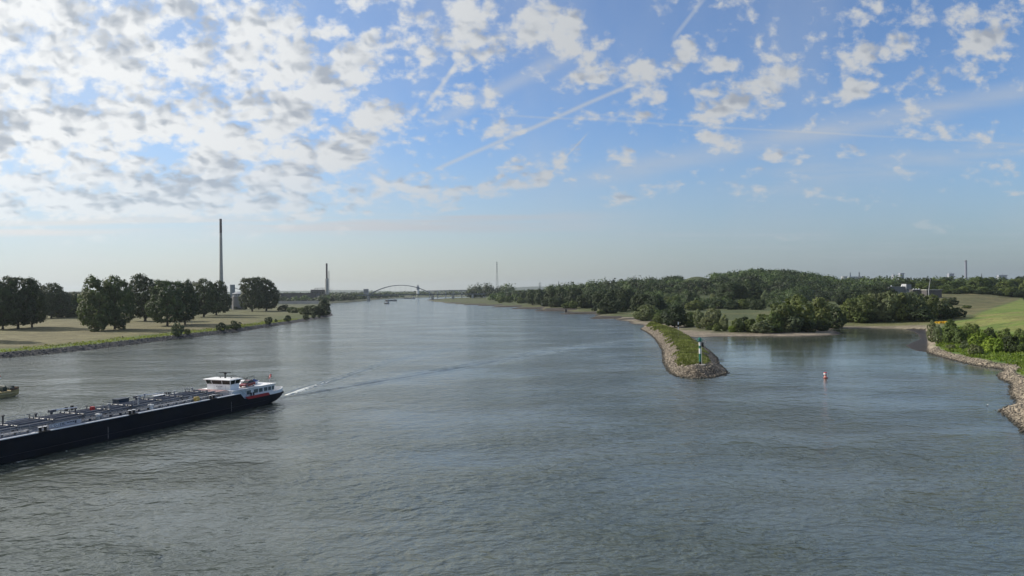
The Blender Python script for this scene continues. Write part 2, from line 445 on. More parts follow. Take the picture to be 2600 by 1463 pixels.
fm = t.m('MULTIPLY', fm, t.step(fo, .03, .15))
mud = t.step(t.noise(wp, .022, 3, .5), .35, .65)
wc = t.mix(mud, rgb(.053, .067, .056), rgb(.067, .077, .059))
t.put(p.inputs['Base Color'], t.mix(fm, wc, rgb(.72, .74, .70)))
t.put(p.inputs['Roughness'], t.step(fm, 0, 1, WROUGH, .7)); p.inputs['IOR'].default_value = 1.5
tag(link('river_water', me, wm), kind='structure')
# ------------------------------------------------------------------ sky, sun, air
SUN_AZ = -70.0; SUN_EL = 31.0
sdir = Vector((math.sin(R(SUN_AZ)) * math.cos(R(SUN_EL)), math.cos(R(SUN_AZ)) * math.cos(R(SUN_EL)), math.sin(R(SUN_EL))))
sun_d = bpy.data.lights.new('sun', 'SUN'); sun_d.energy = SUN_E; sun_d.angle = R(.6); sun_d.color = (1.0, .93, .82)
sun = bpy.data.objects.new('sun', sun_d); COL.objects.link(sun)
sun.rotation_euler = (-sdir).to_track_quat('-Z', 'Y').to_euler()
sun.location = (0, 0, 400)

w = bpy.data.worlds.new('World'); scene.world = w; w.use_nodes = True
t = NT(w.node_tree)
out = t.n('ShaderNodeOutputWorld'); bg = t.n('ShaderNodeBackground'); t.t.links.new(bg.outputs[0], out.inputs[0])
bg.inputs['Strength'].default_value = SKY_S
sky = t.n('ShaderNodeTexSky', sky_type='NISHITA'); sky.sun_disc = False
sky.sun_elevation = R(SUN_EL); sky.sun_rotation = R(SUN_AZ)
sky.air_density = 1.0; sky.dust_density = 0.4; sky.ozone_density = 1.5; sky.altitude = 30
D = t.n('ShaderNodeTexCoord').outputs['Generated']
dx, dy, dz = t.xyz(D)[:3]
ay = t.m('MAXIMUM', t.m('ABSOLUTE', dy), .12)
A = t.m('DIVIDE', dx, ay); B = t.m('DIVIDE', dz, ay)
Q2 = t.comb(t.m('MULTIPLY', A, 2.1), t.m('MULTIPLY', t.m('LOGARITHM', t.m('ADD', t.m('MAXIMUM', B, 0), .25), math.e), 1.55), 0.0)
wn = t.n('ShaderNodeTexNoise'); t.put(wn.inputs['Vector'], Q2); wn.inputs['Scale'].default_value = 2.2; wn.inputs['Detail'].default_value = 4
AB = t.comb(A, B, 0.0)
wn2 = t.n('ShaderNodeTexNoise'); t.put(wn2.inputs['Vector'], Q2); wn2.inputs['Scale'].default_value = 11.0; wn2.inputs['Detail'].default_value = 4
wv = t.vm('SUBTRACT', wn.outputs['Color'], (.5, .5, .5))
ABw = t.vm('ADD', AB, t.scale(wv, (.10, .06, 0)))
def blobs(lst, vec):
    acc = None
    for (px, py, rx, ry, wt) in lst:
        a, b = ab(px, py)
        d = t.scale(t.vm('SUBTRACT', vec, (a, b, 0)), (F / rx, F / ry, 0))
        e = t.m('EXPONENT', t.m('MULTIPLY', t.vm('DOT_PRODUCT', d, d), -1.0))
        acc = t.m('MULTIPLY_ADD', e, wt, acc if acc is not None else 0.0)
    return acc
CL = [(1402,77,125,80,1.0),(1149,77,170,80,.75),(1504,168,120,60,.75),(1640,190,70,30,.7),(1729,130,52,42,1.15),(1895,60,120,70,.72),(1840,160,50,26,.9),
 (1877,240,130,46,.95),(1935,190,60,34,.75),(2066,163,120,45,.82),(2300,112,140,46,1.0),(2525,61,95,60,1.0),(2400,20,110,34,.8),(2183,235,95,30,.98),(2490,180,130,30,.66),
 (1675,250,34,20,.98),(1625,295,80,24,.85),(1494,316,62,26,.9),(1455,365,38,20,.98),(1330,405,46,28,.85),(1385,437,34,22,.95),(1831,352,72,32,1.08),(1953,393,70,28,1.0),
 (2065,305,46,18,.85),(2180,378,32,19,.82),(2370,350,60,18,.62),(1585,388,22,16,.85),(1540,395,27,13,.75),(1575,425,42,14,.8),(1505,447,32,15,.85),(1440,455,22,12,.8),
 (1775,467,20,12,.75),(1325,470,50,32,.62),(1565,500,40,10,.7),(2372,572,100,14,.72),(2005,603,42,15,.6),(2550,485,50,13,.65),(1210,300,60,30,.3),(1230,440,70,40,.25),
 (455,92,55,38,-1.2),(893,30,120,40,-.95),(500,300,120,26,-.5),(20,115,40,30,-.75),(640,345,70,26,-.6),(1060,150,90,50,-.55),(1120,360,90,50,-.6),(760,230,60,24,-.4),(330,250,40,18,-.3),(150,390,120,20,-.25),
 (1560,60,120,70,-.5),(1260,200,100,60,-.25)]
base = t.m('MULTIPLY_ADD', t.step(A, -.36, .10), -1.22, .80)
base = t.m('ADD', base, t.m('MULTIPLY', t.step(B, .36, .55), t.step(A, -.2, .3, -.05, .30)))
cov = t.m('ADD', base, blobs(CL, ABw))
fb = t.noise(Q2, 5.6, 6, .56)
fb2 = t.noise(t.vm('ADD', Q2, (7.3, 2.1, 0)), 24.0, 5, .62)
Qw = t.vm('ADD', Q2, t.scale(t.vm('SUBTRACT', wn2.outputs['Color'], (.5, .5, .5)), (.085, .085, 0)))
def puff(vec, sc):
    nd = t.n('ShaderNodeTexVoronoi', feature='SMOOTH_F1', voronoi_dimensions='2D'); t.put(nd.inputs['Vector'], vec)
    nd.inputs['Scale'].default_value = sc; nd.inputs['Smoothness'].default_value = .35
    return nd.outputs['Distance']
OFF = (-.014, -.020, 0)
v1 = puff(Qw, 9.0); v1s = puff(t.vm('ADD', Qw, OFF), 9.0)
v2 = puff(Qw, 23.0); v2s = puff(t.vm('ADD', Qw, t.scale(OFF, (.45, .45, 0))), 23.0)
nz = t.m('ADD', t.m('MULTIPLY', t.m('SUBTRACT', fb, .5), 3.4), t.m('MULTIPLY', t.m('SUBTRACT', fb2, .5), 2.3))
nz = t.m('ADD', nz, t.m('ADD', t.m('MULTIPLY', t.m('SUBTRACT', .42, v1), 1.25), t.m('MULTIPLY', t.m('SUBTRACT', .42, v2), .75)))
low = t.step(B, .085, .125)
field = t.m('ADD', t.m('SUBTRACT', t.m('ADD', cov, nz), t.m('SUBTRACT', 1.0, low)), -.12)
mask = t.step(field, -.32, .72)
mask = t.m('MULTIPLY', mask, t.step(B, .055, .10))
smallc = blobs([(2372,572,100,14,1),(2005,603,42,15,.7)], ABw)
mask = t.m('MAXIMUM', mask, t.m('MULTIPLY', t.step(t.m('ADD', smallc, t.m('MULTIPLY', nz, .5)), .45, .9), .45))
# relief: compare the cloud field a little higher up and towards the sun
fl = t.noise(Q2, 5.6, 2, .5)
fs = t.noise(t.vm('ADD', Q2, (-.05, -.055, 0)), 5.6, 2, .5)
# a puff is darker where there is more cloud between it and the sun
rel = t.m('ADD', t.m('MULTIPLY', t.m('SUBTRACT', fs, fl), 3.6), t.m('ADD', t.m('MULTIPLY', t.m('SUBTRACT', v1, v1s), 2.6), t.m('MULTIPLY', t.m('SUBTRACT', v2, v2s), 1.6)))
TH = blobs([(475,449,105,42,.75),(250,70,130,60,.5),(480,10,80,36,.6),(30,300,70,34,.5),(960,440,90,44,.45),(1230,100,80,40,.25),(560,110,80,50,.35),(700,470,150,30,.3),(820,330,60,40,.2)], ABw)
fine = t.m('SUBTRACT', fb2, .5)
thick = t.m('ADD', t.m('ADD', t.m('MULTIPLY', field, .55), TH), t.m('ADD', rel, t.m('MULTIPLY', fine, -.9)))
thick = t.step(thick, .0, 1.6, 0, .97)
# whiteness grows towards the sun
cs = t.vm('DOT_PRODUCT', D, tuple(sdir))
near_sun = t.step(cs, .30, .88)
white = t.mix(near_sun, rgb(3.75, 3.9, 4.05), rgb(6.5, 6.6, 6.6))
grey = t.mix(near_sun, rgb(2.25, 2.5, 2.9), rgb(3.1, 3.4, 3.8))
ccol = t.mix(thick, white, grey)
# cirrus veils and contrails (lines on the sky dome)
def streak(p, q, wd, soft=1.0, fade=.08):
    a0, b0 = ab(*p); a1, b1 = ab(*q); ln = math.hypot(a1 - a0, b1 - b0); ux, uy = (a1 - a0) / ln, (b1 - b0) / ln
    sv = t.vm('SUBTRACT', t.vm('ADD', AB, t.scale(wv, (.006, .006, 0))), (a0, b0, 0))
    al = t.vm('DOT_PRODUCT', sv, (ux, uy, 0)); dd = t.m('ABSOLUTE', t.vm('DOT_PRODUCT', sv, (-uy, ux, 0)))
    m = t.step(dd, 0, wd / F, 1, 0)
    return t.m('MULTIPLY', m, t.m('MULTIPLY', t.step(al, 0, fade), t.step(al, ln - fade, ln, 1, 0)))
cn = t.noise(t.scale(AB, (3, 26, 1)), 1.6, 5, .6)
cir = t.m('MULTIPLY', streak((1380,475), (2800,190), 46, fade=.14), t.step(cn, .3, .7, .25, .55))
cir = t.m('ADD', cir, t.m('MULTIPLY', streak((1700,500), (2900,330), 60, fade=.2), t.step(cn, .35, .7, .0, .38)))
cir = t.m('ADD', cir, t.m('MULTIPLY', streak((1080,440), (1640,200), 9, fade=.03), .60))
cir = t.m('ADD', cir, t.m('MULTIPLY', streak((1040,345), (1500,110), 30, fade=.08), .34))
cir = t.m('ADD', cir, t.m('MULTIPLY', streak((1070,285), (1175,140), 10, fade=.02), .6))
cir = t.m('ADD', cir, t.m('MULTIPLY', streak((1370,470), (1500,330), 4, fade=.02), .55))
cir = t.m('ADD', cir, t.m('MULTIPLY', streak((1700,110), (1800,-20), 9, fade=.02), .4))
cir = t.m('ADD', cir, t.m('MULTIPLY', streak((1150,285), (2700,372), 5, fade=.1), .25))
lowst = t.noise(t.scale(AB, (2.2, 60, 1)), 1.3, 5, .62)
bandm = t.m('MULTIPLY', t.step(B, .075, .086), t.step(B, .098, .112, 1, 0))
cir = t.m('ADD', cir, t.m('MULTIPLY', t.m('MULTIPLY', bandm, t.step(A, -.1, .25, 1, 0)), t.step(lowst, .36, .62, .0, .95)))
cir = t.m('ADD', cir, t.m('MULTIPLY', t.m('MULTIPLY', t.step(B, .02, .06), t.step(B, .07, .10, 1, 0)), t.step(lowst, .45, .75, 0, .28)))
veil = t.noise(t.scale(Q2, (1, .45, 1)), 1.6, 5, .55)
cir = t.m('ADD', cir, t.m('MULTIPLY', t.step(veil, .40, .75, 0, .40), t.step(A, -.5, .3, 1.0, .6)), None, True)
ciru = t.mix(near_sun, rgb(3.2, 3.5, 3.9), rgb(5.6, 5.7, 5.7))
# blue air: Nishita, with the pale band of summer haze low down
skyc = t.mix(1.0, sky.outputs[0], rgb(*SKY_TINT), 'MULTIPLY')
hz = t.m('POWER', t.step(B, .0, .24, 1, 0, False), 1.65)
hcol = t.mix(t.step(A, -.55, .6), rgb(4.25, 4.2, 3.7), rgb(1.75, 2.12, 2.32))
skyc = t.mix(t.m('MULTIPLY', hz, .97), skyc, hcol)
skyc = t.mix(t.step(cs, .45, .95, 0, .62), skyc, rgb(4.0, 4.7, 5.4))
skyc = t.mix(cir, skyc, ciru)
skyc = t.mix(t.m('MULTIPLY', mask, t.step(B, .10, .2, .72, .97)), skyc, ccol)
t.put(bg.inputs['Color'], skyc)
w.cycles.sampling_method = 'MANUAL'; w.cycles.sample_map_resolution = 1024

if HAZE > 0:
    hb = MB(); hb.box(-21000, 21000, -420, 20500, -4.2, 262)
    hm = bpy.data.materials.new('haze_air'); hm.use_nodes = True
    t = NT(hm.node_tree); out = t.n('ShaderNodeOutputMaterial'); pv = t.n('ShaderNodeVolumePrincipled')
    pv.inputs['Color'].default_value = (.60, .67, .73, 1); pv.inputs['Density'].default_value = HAZE; pv.inputs['Anisotropy'].default_value = .35
    t.t.links.new(pv.outputs[0], out.inputs['Volume'])
    hm.cycles.homogeneous_volume = True
    tag(hb.build('haze', hm), kind='stuff')
# ------------------------------------------------------------------ foliage materials
def leaf_mat(name, col, var=.35, trans=.22):
    m = bpy.data.materials.new(name); m.use_nodes = True
    t = NT(m.node_tree); out = t.n('ShaderNodeOutputMaterial')
    p = t.n('ShaderNodeBsdfPrincipled'); tr = t.n('ShaderNodeBsdfTranslucent'); mx = t.n('ShaderNodeMixShader')
    tone = t.attr('tone').outputs['Fac']
    oi = t.n('ShaderNodeObjectInfo').outputs['Random']
    c1 = t.mix(t.step(oi, 0, 1, 0, 1, False), rgb(col[0] * .82, col[1] * .88, col[2] * .9), rgb(col[0] * 1.22, col[1] * 1.12, col[2] * 1.0))
    k = t.m('MULTIPLY', t.step(tone, 0, 1, 1 - var, 1 + var, False), t.step(t.m('FRACT', t.m('MULTIPLY', oi, 7.13)), 0, 1, .86, 1.14, False))
    sc = t.n('ShaderNodeVectorMath', operation='SCALE'); t.put(sc.inputs[0], c1); t.put(sc.inputs['Scale'], k)
    t.put(p.inputs['Base Color'], sc.outputs[0]); p.inputs['Roughness'].default_value = .62; p.inputs['Specular IOR Level'].default_value = .25
    tc = t.vm('MULTIPLY', sc.outputs[0], (1.25, 1.45, .6)); t.put(tr.inputs['Color'], tc)
    mx.inputs[0].default_value = trans
    t.t.links.new(p.outputs[0], mx.inputs[1]); t.t.links.new(tr.outputs[0], mx.inputs[2]); t.t.links.new(mx.outputs[0], out.inputs[0])
    return m
LEAF = dict(pop=leaf_mat('leaf_sunlit_poplar', (.066, .092, .036)), dark=leaf_mat('leaf_poplar', (.040, .060, .024)), mid=leaf_mat('leaf_bush', (.095, .130, .036)),  # pop: lighter copy of the poplar leaf, sunlight put into its colour
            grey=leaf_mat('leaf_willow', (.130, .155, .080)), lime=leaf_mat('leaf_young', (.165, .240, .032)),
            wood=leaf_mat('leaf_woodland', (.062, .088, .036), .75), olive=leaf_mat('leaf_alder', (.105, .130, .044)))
BARK = mat('bark', (.075, .06, .047), .9, var=.3, scale=4)

def quads_from(P, N, size, rs, aspect=.72):
    """one small leaf-spray face at each point P, facing N"""
    n = len(P)
    N = N / np.maximum(np.linalg.norm(N, axis=1, keepdims=True), 1e-6)
    a = rs.normal(size=(n, 3)); u = np.cross(N, a); u /= np.maximum(np.linalg.norm(u, axis=1, keepdims=True), 1e-6)
    v = np.cross(N, u); s = size[:, None] * .5
    V = np.stack([P - u * s - v * s * aspect, P + u * s - v * s * aspect * .8, P + u * s * .8 + v * s * aspect, P - u * s * .9 + v * s * aspect], 1)
    return V.reshape(-1, 3), np.arange(n * 4).reshape(n, 4)

def crown_points(kind, seed, nclump, per, leaf):
    """leaf sprays in clumps over a crown built of overlapping lobes; unit tree: height 1, width 1"""
    rs = np.random.default_rng(seed)
    core, nb, br, zlo = {'dome': ([(0, 0, .54, .37, .42), (.10, .05, .36, .36, .30), (-.12, -.06, .34, .34, .28)], 13, (.14, .20), .085),
        'round': ([(0, 0, .46, .38, .46), (.2, .05, .28, .28, .27), (-.2, -.05, .3, .28, .28), (.03, .2, .28, .26, .26)], 14, (.12, .22), .0),
        'col': ([(0, 0, .50, .28, .48), (.07, .1, .34, .30, .32)], 12, (.11, .18), .02),
        'bush': ([(0, 0, .44, .36, .46), (.2, .1, .3, .26, .3), (-.2, -.1, .28, .28, .28)], 10, (.14, .24), .0)}[kind]
    lobes = [list(c) for c in core]; lr = .80 if kind == 'dome' else .9
    for k in range(nb):
        c = core[rs.integers(0, len(core)) if k % 3 else 0]
        d = rs.normal(size=3); d[2] = abs(d[2]) * .9 - .25; d /= np.linalg.norm(d); r = rs.uniform(*br)
        lobes.append([c[0] + d[0] * c[3] * lr, c[1] + d[1] * c[3] * lr, c[2] + d[2] * c[4] * lr, r, r * rs.uniform(.8, 1.15)])
    lobes = np.array(lobes)
    C = []
    wt = lobes[:, 3] * (lobes[:, 3] + lobes[:, 4]); wt /= wt.sum()
    while len(C) < nclump:
        l = lobes[rs.choice(len(lobes), p=wt)]; d = rs.normal(size=3); d /= np.linalg.norm(d)
        q = l[:3] + d * np.array([l[3], l[3], l[4]]) * rs.uniform(.86, 1.02)
        if q[2] < zlo + .02: continue
        e = (q[None] - lobes[:, :3]) / np.stack([lobes[:, 3], lobes[:, 3], lobes[:, 4]], 1)
        if ((e ** 2).sum(1) < .68).any() and rs.uniform() > .10: continue
        C.append(np.concatenate([q, d]))
    C = np.array(C); nrm = C[:, 3:]; C = C[:, :3]
    crad = rs.uniform(.038, .075, nclump)
    P = []; N = []; S = []; T = []
    tone_c = rs.uniform(.1, .9, nclump)
    for i in range(nclump):
        k = rs.integers(int(per * .7), int(per * 1.3))
        o = rs.normal(size=(k, 3)); o /= np.linalg.norm(o, axis=1, keepdims=True)
        q = rs.uniform(.3, 1.0, (k, 1))
        P.append(C[i] + o * q * crad[i] * np.array([1.15, 1.15, .85]))
        N.append(o * .75 + nrm[i] * .9 + np.array([0, 0, .25]) + rs.normal(size=(k, 3)) * .38)
        S.append(leaf * rs.uniform(.6, 1.35, k)); T.append(np.clip(tone_c[i] + rs.normal(size=k) * .16, 0, 1))
    P = np.concatenate(P); N = np.concatenate(N); S = np.concatenate(S); T = np.concatenate(T)
    P[:, :2] *= .5 / np.percentile(np.hypot(P[:, 0], P[:, 1]), 98.5)
    a0, a1 = np.percentile(P[:, 2], (.5, 99.7)); P[:, 2] = zlo + (P[:, 2] - a0) / (a1 - a0) * (1 - zlo)
    return P, N, S, T, rs

def crown_mesh(name, kind, seed, nclump=190, per=26, leaf=.034):
    P, N, S, T, rs = crown_points(kind, seed, nclump, per, leaf)
    V, Q = quads_from(P, N, S, rs)
    me = np_mesh(name, V, Q); set_attr(me, 'tone', np.repeat(T, 4)); return me

def trunk_mesh(name, kind, seed):
    rs = random.Random(seed); b = MB()
    top = {'dome': .62, 'round': .42, 'col': .6, 'bush': .35}[kind]; r0 = {'dome': .030, 'round': .028, 'col': .02, 'bush': .016}[kind]
    n = 7; prev = []; ax = [(0, 0)]
    for i in range(n): ax.append((ax[-1][0] + rs.uniform(-.012, .012), ax[-1][1] + rs.uniform(-.012, .012)))
    secs = []
    for i in range(n + 1):
        tt = i / n; r = r0 * (1 - .8 * tt) * (1.35 if i == 0 else 1)
        secs.append([(ax[i][0] + r * math.cos(6.283 * k / 8), ax[i][1] + r * math.sin(6.283 * k / 8), -.03 + tt * top) for k in range(8)])
    b.loft(secs)
    for k in range(7):
        i = rs.randint(1, n - 1); an = 6.283 * k / 7 + rs.uniform(-.4, .4); z0 = -.03 + i / n * top
        ln = rs.uniform(.16, .30); p0 = (ax[i][0], ax[i][1], z0); p1 = (ax[i][0] + ln * .55 * math.cos(an), ax[i][1] + ln * .55 * math.sin(an), z0 + ln * .5)
        p2 = (p1[0] + ln * .45 * math.cos(an + .3), p1[1] + ln * .45 * math.sin(an + .3), min(p1[2] + ln * .6, .85))
        b.bar(p0, p1, r0 * .85, 6, r0 * .6); b.bar(p1, p2, r0 * .6, 6, r0 * .25)
    o = b.build('trunk', BARK, smooth=True); me = o.data; bpy.data.objects.remove(o); return me

PROTO = {}
for kind, nv, ncl, per, lf in (('dome', 4, 520, 24, .030), ('round', 4, 460, 24, .033), ('col', 2, 320, 22, .034), ('bush', 3, 230, 24, .050)):
    PROTO[kind] = [(crown_mesh('crown', kind, 100 + 31 * i + len(kind), ncl, per, lf), trunk_mesh('trunk', kind, 7 * i + 3)) for i in range(nv)]
KIND_NAME = dict(dome=('poplar_tree', 'tree'), round=('willow_tree', 'tree'), col=('slender_tree', 'tree'), bush=('riverside_bush', 'bush'))
NTREE = [0]
def plant(kind, x, y, z, h, wd, leaf='dark', label=None, group=None, name=None, cat=None):
    NTREE[0] += 1; k = NTREE[0]
    cr, tr = PROTO[kind][k % len(PROTO[kind])]
    nm, ct = KIND_NAME[kind]
    root = empty(name or nm, (x, y, z), (k * 2.399) % 6.283)
    root.scale = (wd, wd, h)
    tag(root, label, cat or ct, group)
    for part, me, m in (('crown', cr, LEAF[leaf]), ('trunk', tr, BARK)):
        if not me.materials: me.materials.append(m)
        o = bpy.data.objects.new(part, me); COL.objects.link(o); o.parent = root
        o.material_slots[0].link = 'OBJECT'; o.material_slots[0].material = m
    return root
def plant_px(kind, cx, top, base, wpx, leaf, label, group=None, Y=None, name=None, cat=None, zoom=None):
    if zoom:
        ox, oy, s = zoom; cx = ox + cx * s; top = oy + top * s; base = oy + base * s; wpx = wpx * s
    if Y is None: x, y, z = ground_hit(cx, base)
    else:
        x, y, _ = at(cx, base, Y); z = max(float(height(np.array([x]), np.array([y]))[0]), 0.0)
    zt = at(cx, top, y)[2]; h = max(zt - z, 1.0); wd = WID * wpx * y / F
    return plant(kind, x, y, z - .1, h + .1, wd, leaf, label, group, name, cat)

WID = 1.08
# ------------------------------------------------------------------ left bank
Z1 = (0, 660, .3494)
GL = 'tall poplars on the left bank meadow'
for row in [
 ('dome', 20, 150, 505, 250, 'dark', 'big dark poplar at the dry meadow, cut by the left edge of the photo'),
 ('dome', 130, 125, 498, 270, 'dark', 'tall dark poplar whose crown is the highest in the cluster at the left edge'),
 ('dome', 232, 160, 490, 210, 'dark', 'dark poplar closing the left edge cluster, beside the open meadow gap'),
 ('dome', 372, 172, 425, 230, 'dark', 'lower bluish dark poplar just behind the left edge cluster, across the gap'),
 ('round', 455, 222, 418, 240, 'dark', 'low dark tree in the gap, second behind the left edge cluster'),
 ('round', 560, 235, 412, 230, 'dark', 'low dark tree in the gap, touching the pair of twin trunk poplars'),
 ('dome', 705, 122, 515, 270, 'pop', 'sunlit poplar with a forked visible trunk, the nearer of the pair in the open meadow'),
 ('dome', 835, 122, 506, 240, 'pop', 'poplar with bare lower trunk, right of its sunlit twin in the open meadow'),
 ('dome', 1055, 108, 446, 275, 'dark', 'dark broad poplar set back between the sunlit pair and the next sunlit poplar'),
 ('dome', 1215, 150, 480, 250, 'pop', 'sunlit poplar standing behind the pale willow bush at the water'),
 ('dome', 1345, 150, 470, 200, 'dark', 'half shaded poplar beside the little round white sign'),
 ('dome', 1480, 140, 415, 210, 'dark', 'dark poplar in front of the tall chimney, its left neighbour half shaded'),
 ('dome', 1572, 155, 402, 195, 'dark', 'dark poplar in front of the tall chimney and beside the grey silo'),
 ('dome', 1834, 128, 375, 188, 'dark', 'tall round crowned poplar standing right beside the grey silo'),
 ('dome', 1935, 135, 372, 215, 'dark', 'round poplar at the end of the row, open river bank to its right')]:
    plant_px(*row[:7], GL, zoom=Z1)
plant('dome', -290, 385, 3.2, 33, 26, 'dark', 'poplar standing just past the left photo edge, its shadow crossing the dry grass', GL)
GB = 'bushes along the left river bank'
for row in [
 ('bush', 700, 430, 522, 110, 'olive', 'leafy bush at the foot of the sunlit forked poplar'),
 ('bush', 885, 430, 505, 70, 'dark', 'small dark bush under the second twin poplar'),
 ('bush', 1292, 455, 556, 95, 'grey', 'pale silvery willow bush, the largest on the stony left bank'),
 ('bush', 1362, 500, 542, 50, 'olive', 'small yellowish bush beside the pale silvery willow bush'),
 ('bush', 1605, 455, 515, 65, 'dark', 'rounded dark bush on the left bank, first of a close pair'),
 ('bush', 1710, 440, 505, 84, 'dark', 'largest dark bush of the close pair on the left bank'),
 ('bush', 1652, 478, 508, 45, 'mid', 'low bush between the close pair on the left bank'),
 ('bush', 1950, 415, 470, 55, 'dark', 'single pointed dark bush on the left bank past the pair'),
 ('bush', 2005, 428, 452, 22, 'olive', 'very small bush right of the pointed dark bush'),
 ('bush', 2090, 402, 446, 52, 'dark', 'dark bush on the green strip with a low hedge running from it'),
 ('bush', 2222, 398, 436, 50, 'dark', 'dark bush near the tip of the left bank, widest of the last four'),
 ('bush', 2277, 388, 424, 34, 'dark', 'upright bush near the tip of the left bank'),
 ('bush', 2318, 398, 420, 28, 'dark', 'smallest bush before the tip of the left bank')]:
    plant_px(*row[:7], GB, zoom=Z1)
GP = 'trees and bushes on the point of the left bank'
for row in [
 ('round', 2350, 288, 404, 125, 'dark', 'tallest dark tree right on the point of the left bank'),
 ('round', 2275, 330, 400, 120, 'dark', 'dark tree just inland of the tallest one on the point'),
 ('bush', 2200, 345, 396, 90, 'mid', 'bushy tree in the hedge leading to the point of the left bank'),
 ('bush', 2130, 342, 386, 85, 'mid', 'bushy tree midway along the hedge behind the green strip'),
 ('bush', 2060, 325, 372, 85, 'dark', 'dark bushy tree beginning the hedge, next to the last poplar'),
 ('bush', 1722, 338, 362, 50, 'dark', 'low dark bush in front of the grey silo'),
 ('bush', 1775, 338, 362, 40, 'dark', 'low dark bush between the grey silo and the round poplar')]:
    plant_px(*row[:7], GP, zoom=Z1)

WID = 1.18
# ------------------------------------------------------------------ right bank, riverside
Z3 = (1250, 640, .27174)
GR = 'trees of the riverside wood'
for row in [
 ('round', 1438, 492, 642, 205, 'grey', 'rounded grey green willow standing nearest the river above the stone groyne root'),
 ('dome', 1395, 392, 575, 190, 'dark', 'tall very dark tree rising behind the rounded grey green willow'),
 ('dome', 1520, 402, 580, 180, 'dark', 'second very dark tree behind the rounded willow, the one farther from the river'),
 ('round', 1590, 540, 660, 160, 'mid', 'mid green tree between the rounded willow and the dark tree at the grassy groyne'),
 ('dome', 1705, 497, 705, 235, 'dark', 'broad dark tree at the landward end of the grassy groyne'),
 ('bush', 1560, 590, 672, 110, 'olive', 'low olive bush at the foot of the mid green tree beside the groyne'),
 ('round', 1840, 560, 700, 110, 'mid', 'mid green tree squeezed between the broad dark tree and the silvery willow'),
 ('col', 1930, 535, 715, 125, 'grey', 'upright silvery willow at the sandy beach, the nearer of two'),
 ('round', 2055, 528, 715, 170, 'grey', 'broader silvery willow behind the upright one at the sandy beach'),
 ('col', 2168, 585, 738, 95, 'grey', 'pale feathery willow standing alone on the beach edge'),
 ('bush', 2100, 668, 738, 90, 'mid', 'low bush at the foot of the pale feathery willow'),
 ('bush', 2290, 622, 748, 110, 'olive', 'sunlit green bush right of the pale feathery willow'),
 ('bush', 2345, 600, 740, 120, 'dark', 'dark bush behind the sunlit green bushes of the beach'),
 ('bush', 2410, 628, 750, 110, 'mid', 'domed green bush with a dark side at the back of the beach'),
 ('bush', 2240, 690, 750, 60, 'lime', 'small bright bush at the beach edge'),
 ('bush', 2030, 690, 730, 70, 'mid', 'small bush at the beach edge below the silvery willows'),
 ('round', 1128, 455, 575, 140, 'dark', 'dark domed willow beside the little gravel bay between groynes'),
 ('col', 1035, 440, 578, 115, 'dark', 'slender dark tree left of the domed willow at the gravel bay'),
 ('bush', 955, 510, 552, 50, 'dark', 'small dark bush at the end of the pale sand patch'),
 ('bush', 1020, 545, 582, 90, 'mid', 'low bush under the slender dark tree at the gravel bay')]:
    plant_px(*row[:7], GR, zoom=Z3)
for row in [
 ('round', 870, 395, 522, 170), ('bush', 762, 455, 527, 90), ('bush', 690, 478, 525, 85), ('round', 600, 425, 515, 150), ('round', 505, 440, 508, 105),
 ('dome', 375, 350, 495, 130), ('round', 310, 360, 475, 100), ('bush', 268, 420, 480, 70), ('bush', 160, 408, 472, 80), ('bush', 78, 420, 475, 80),
 ('dome', 455, 345, 500, 130), ('dome', 560, 342, 500, 140), ('dome', 660, 338, 505, 150), ('dome', 765, 335, 510, 150), ('dome', 930, 345, 520, 160), ('dome', 1020, 350, 530, 150), ('dome', 1130, 345, 540, 160),
 ('dome', 1250, 345, 550, 170), ('round', 1210, 420, 560, 110)]:
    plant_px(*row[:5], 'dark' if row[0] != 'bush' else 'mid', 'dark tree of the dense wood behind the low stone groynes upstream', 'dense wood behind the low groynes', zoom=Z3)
for row in [
 ('dome', 2222, 283, 470, 225, 'dark', 'huge dark round tree on the hill foot, the taller of two, left one'),
 ('dome', 2428, 278, 470, 185, 'dark', 'huge dark tree on the hill foot, right one of two, with a lighter top'),
 ('round', 1845, 372, 505, 95, 'dark', 'pointed dark tree standing below the tan clearing'),
 ('round', 1700, 410, 505, 130, 'mid', 'mid green tree left of the pointed dark tree below the hill'),
 ('round', 1640, 415, 500, 90, 'olive', 'olive tree beside the very dark trees, below the hill'),
 ('round', 1905, 450, 545, 190, 'olive', 'wide olive tree in front of the pointed dark tree'),
 ('round', 1900, 395, 490, 90, 'dark', 'small dark tree right under the tan clearing'),
 ('col', 2062, 388, 460, 60, 'grey', 'thin grey tree standing in front of the tan clearing'),
 ('round', 2120, 440, 530, 140, 'dark', 'dark tree in the hedge along the flood meadow, next to the thin grey tree'),
 ('round', 2240, 450, 538, 130, 'dark', 'dark tree in the hedge below the huge round tree'),
 ('round', 2350, 440, 536, 130, 'mid', 'mid green tree in the hedge between the two huge dark trees'),
 ('round', 2480, 440, 540, 130, 'dark', 'dark tree in the hedge below the second huge tree'),
 ('col', 2550, 360, 500, 80, 'grey', 'light grey tree just right of the second huge dark tree')]:
    plant_px(*row[:7], GR, zoom=Z3)

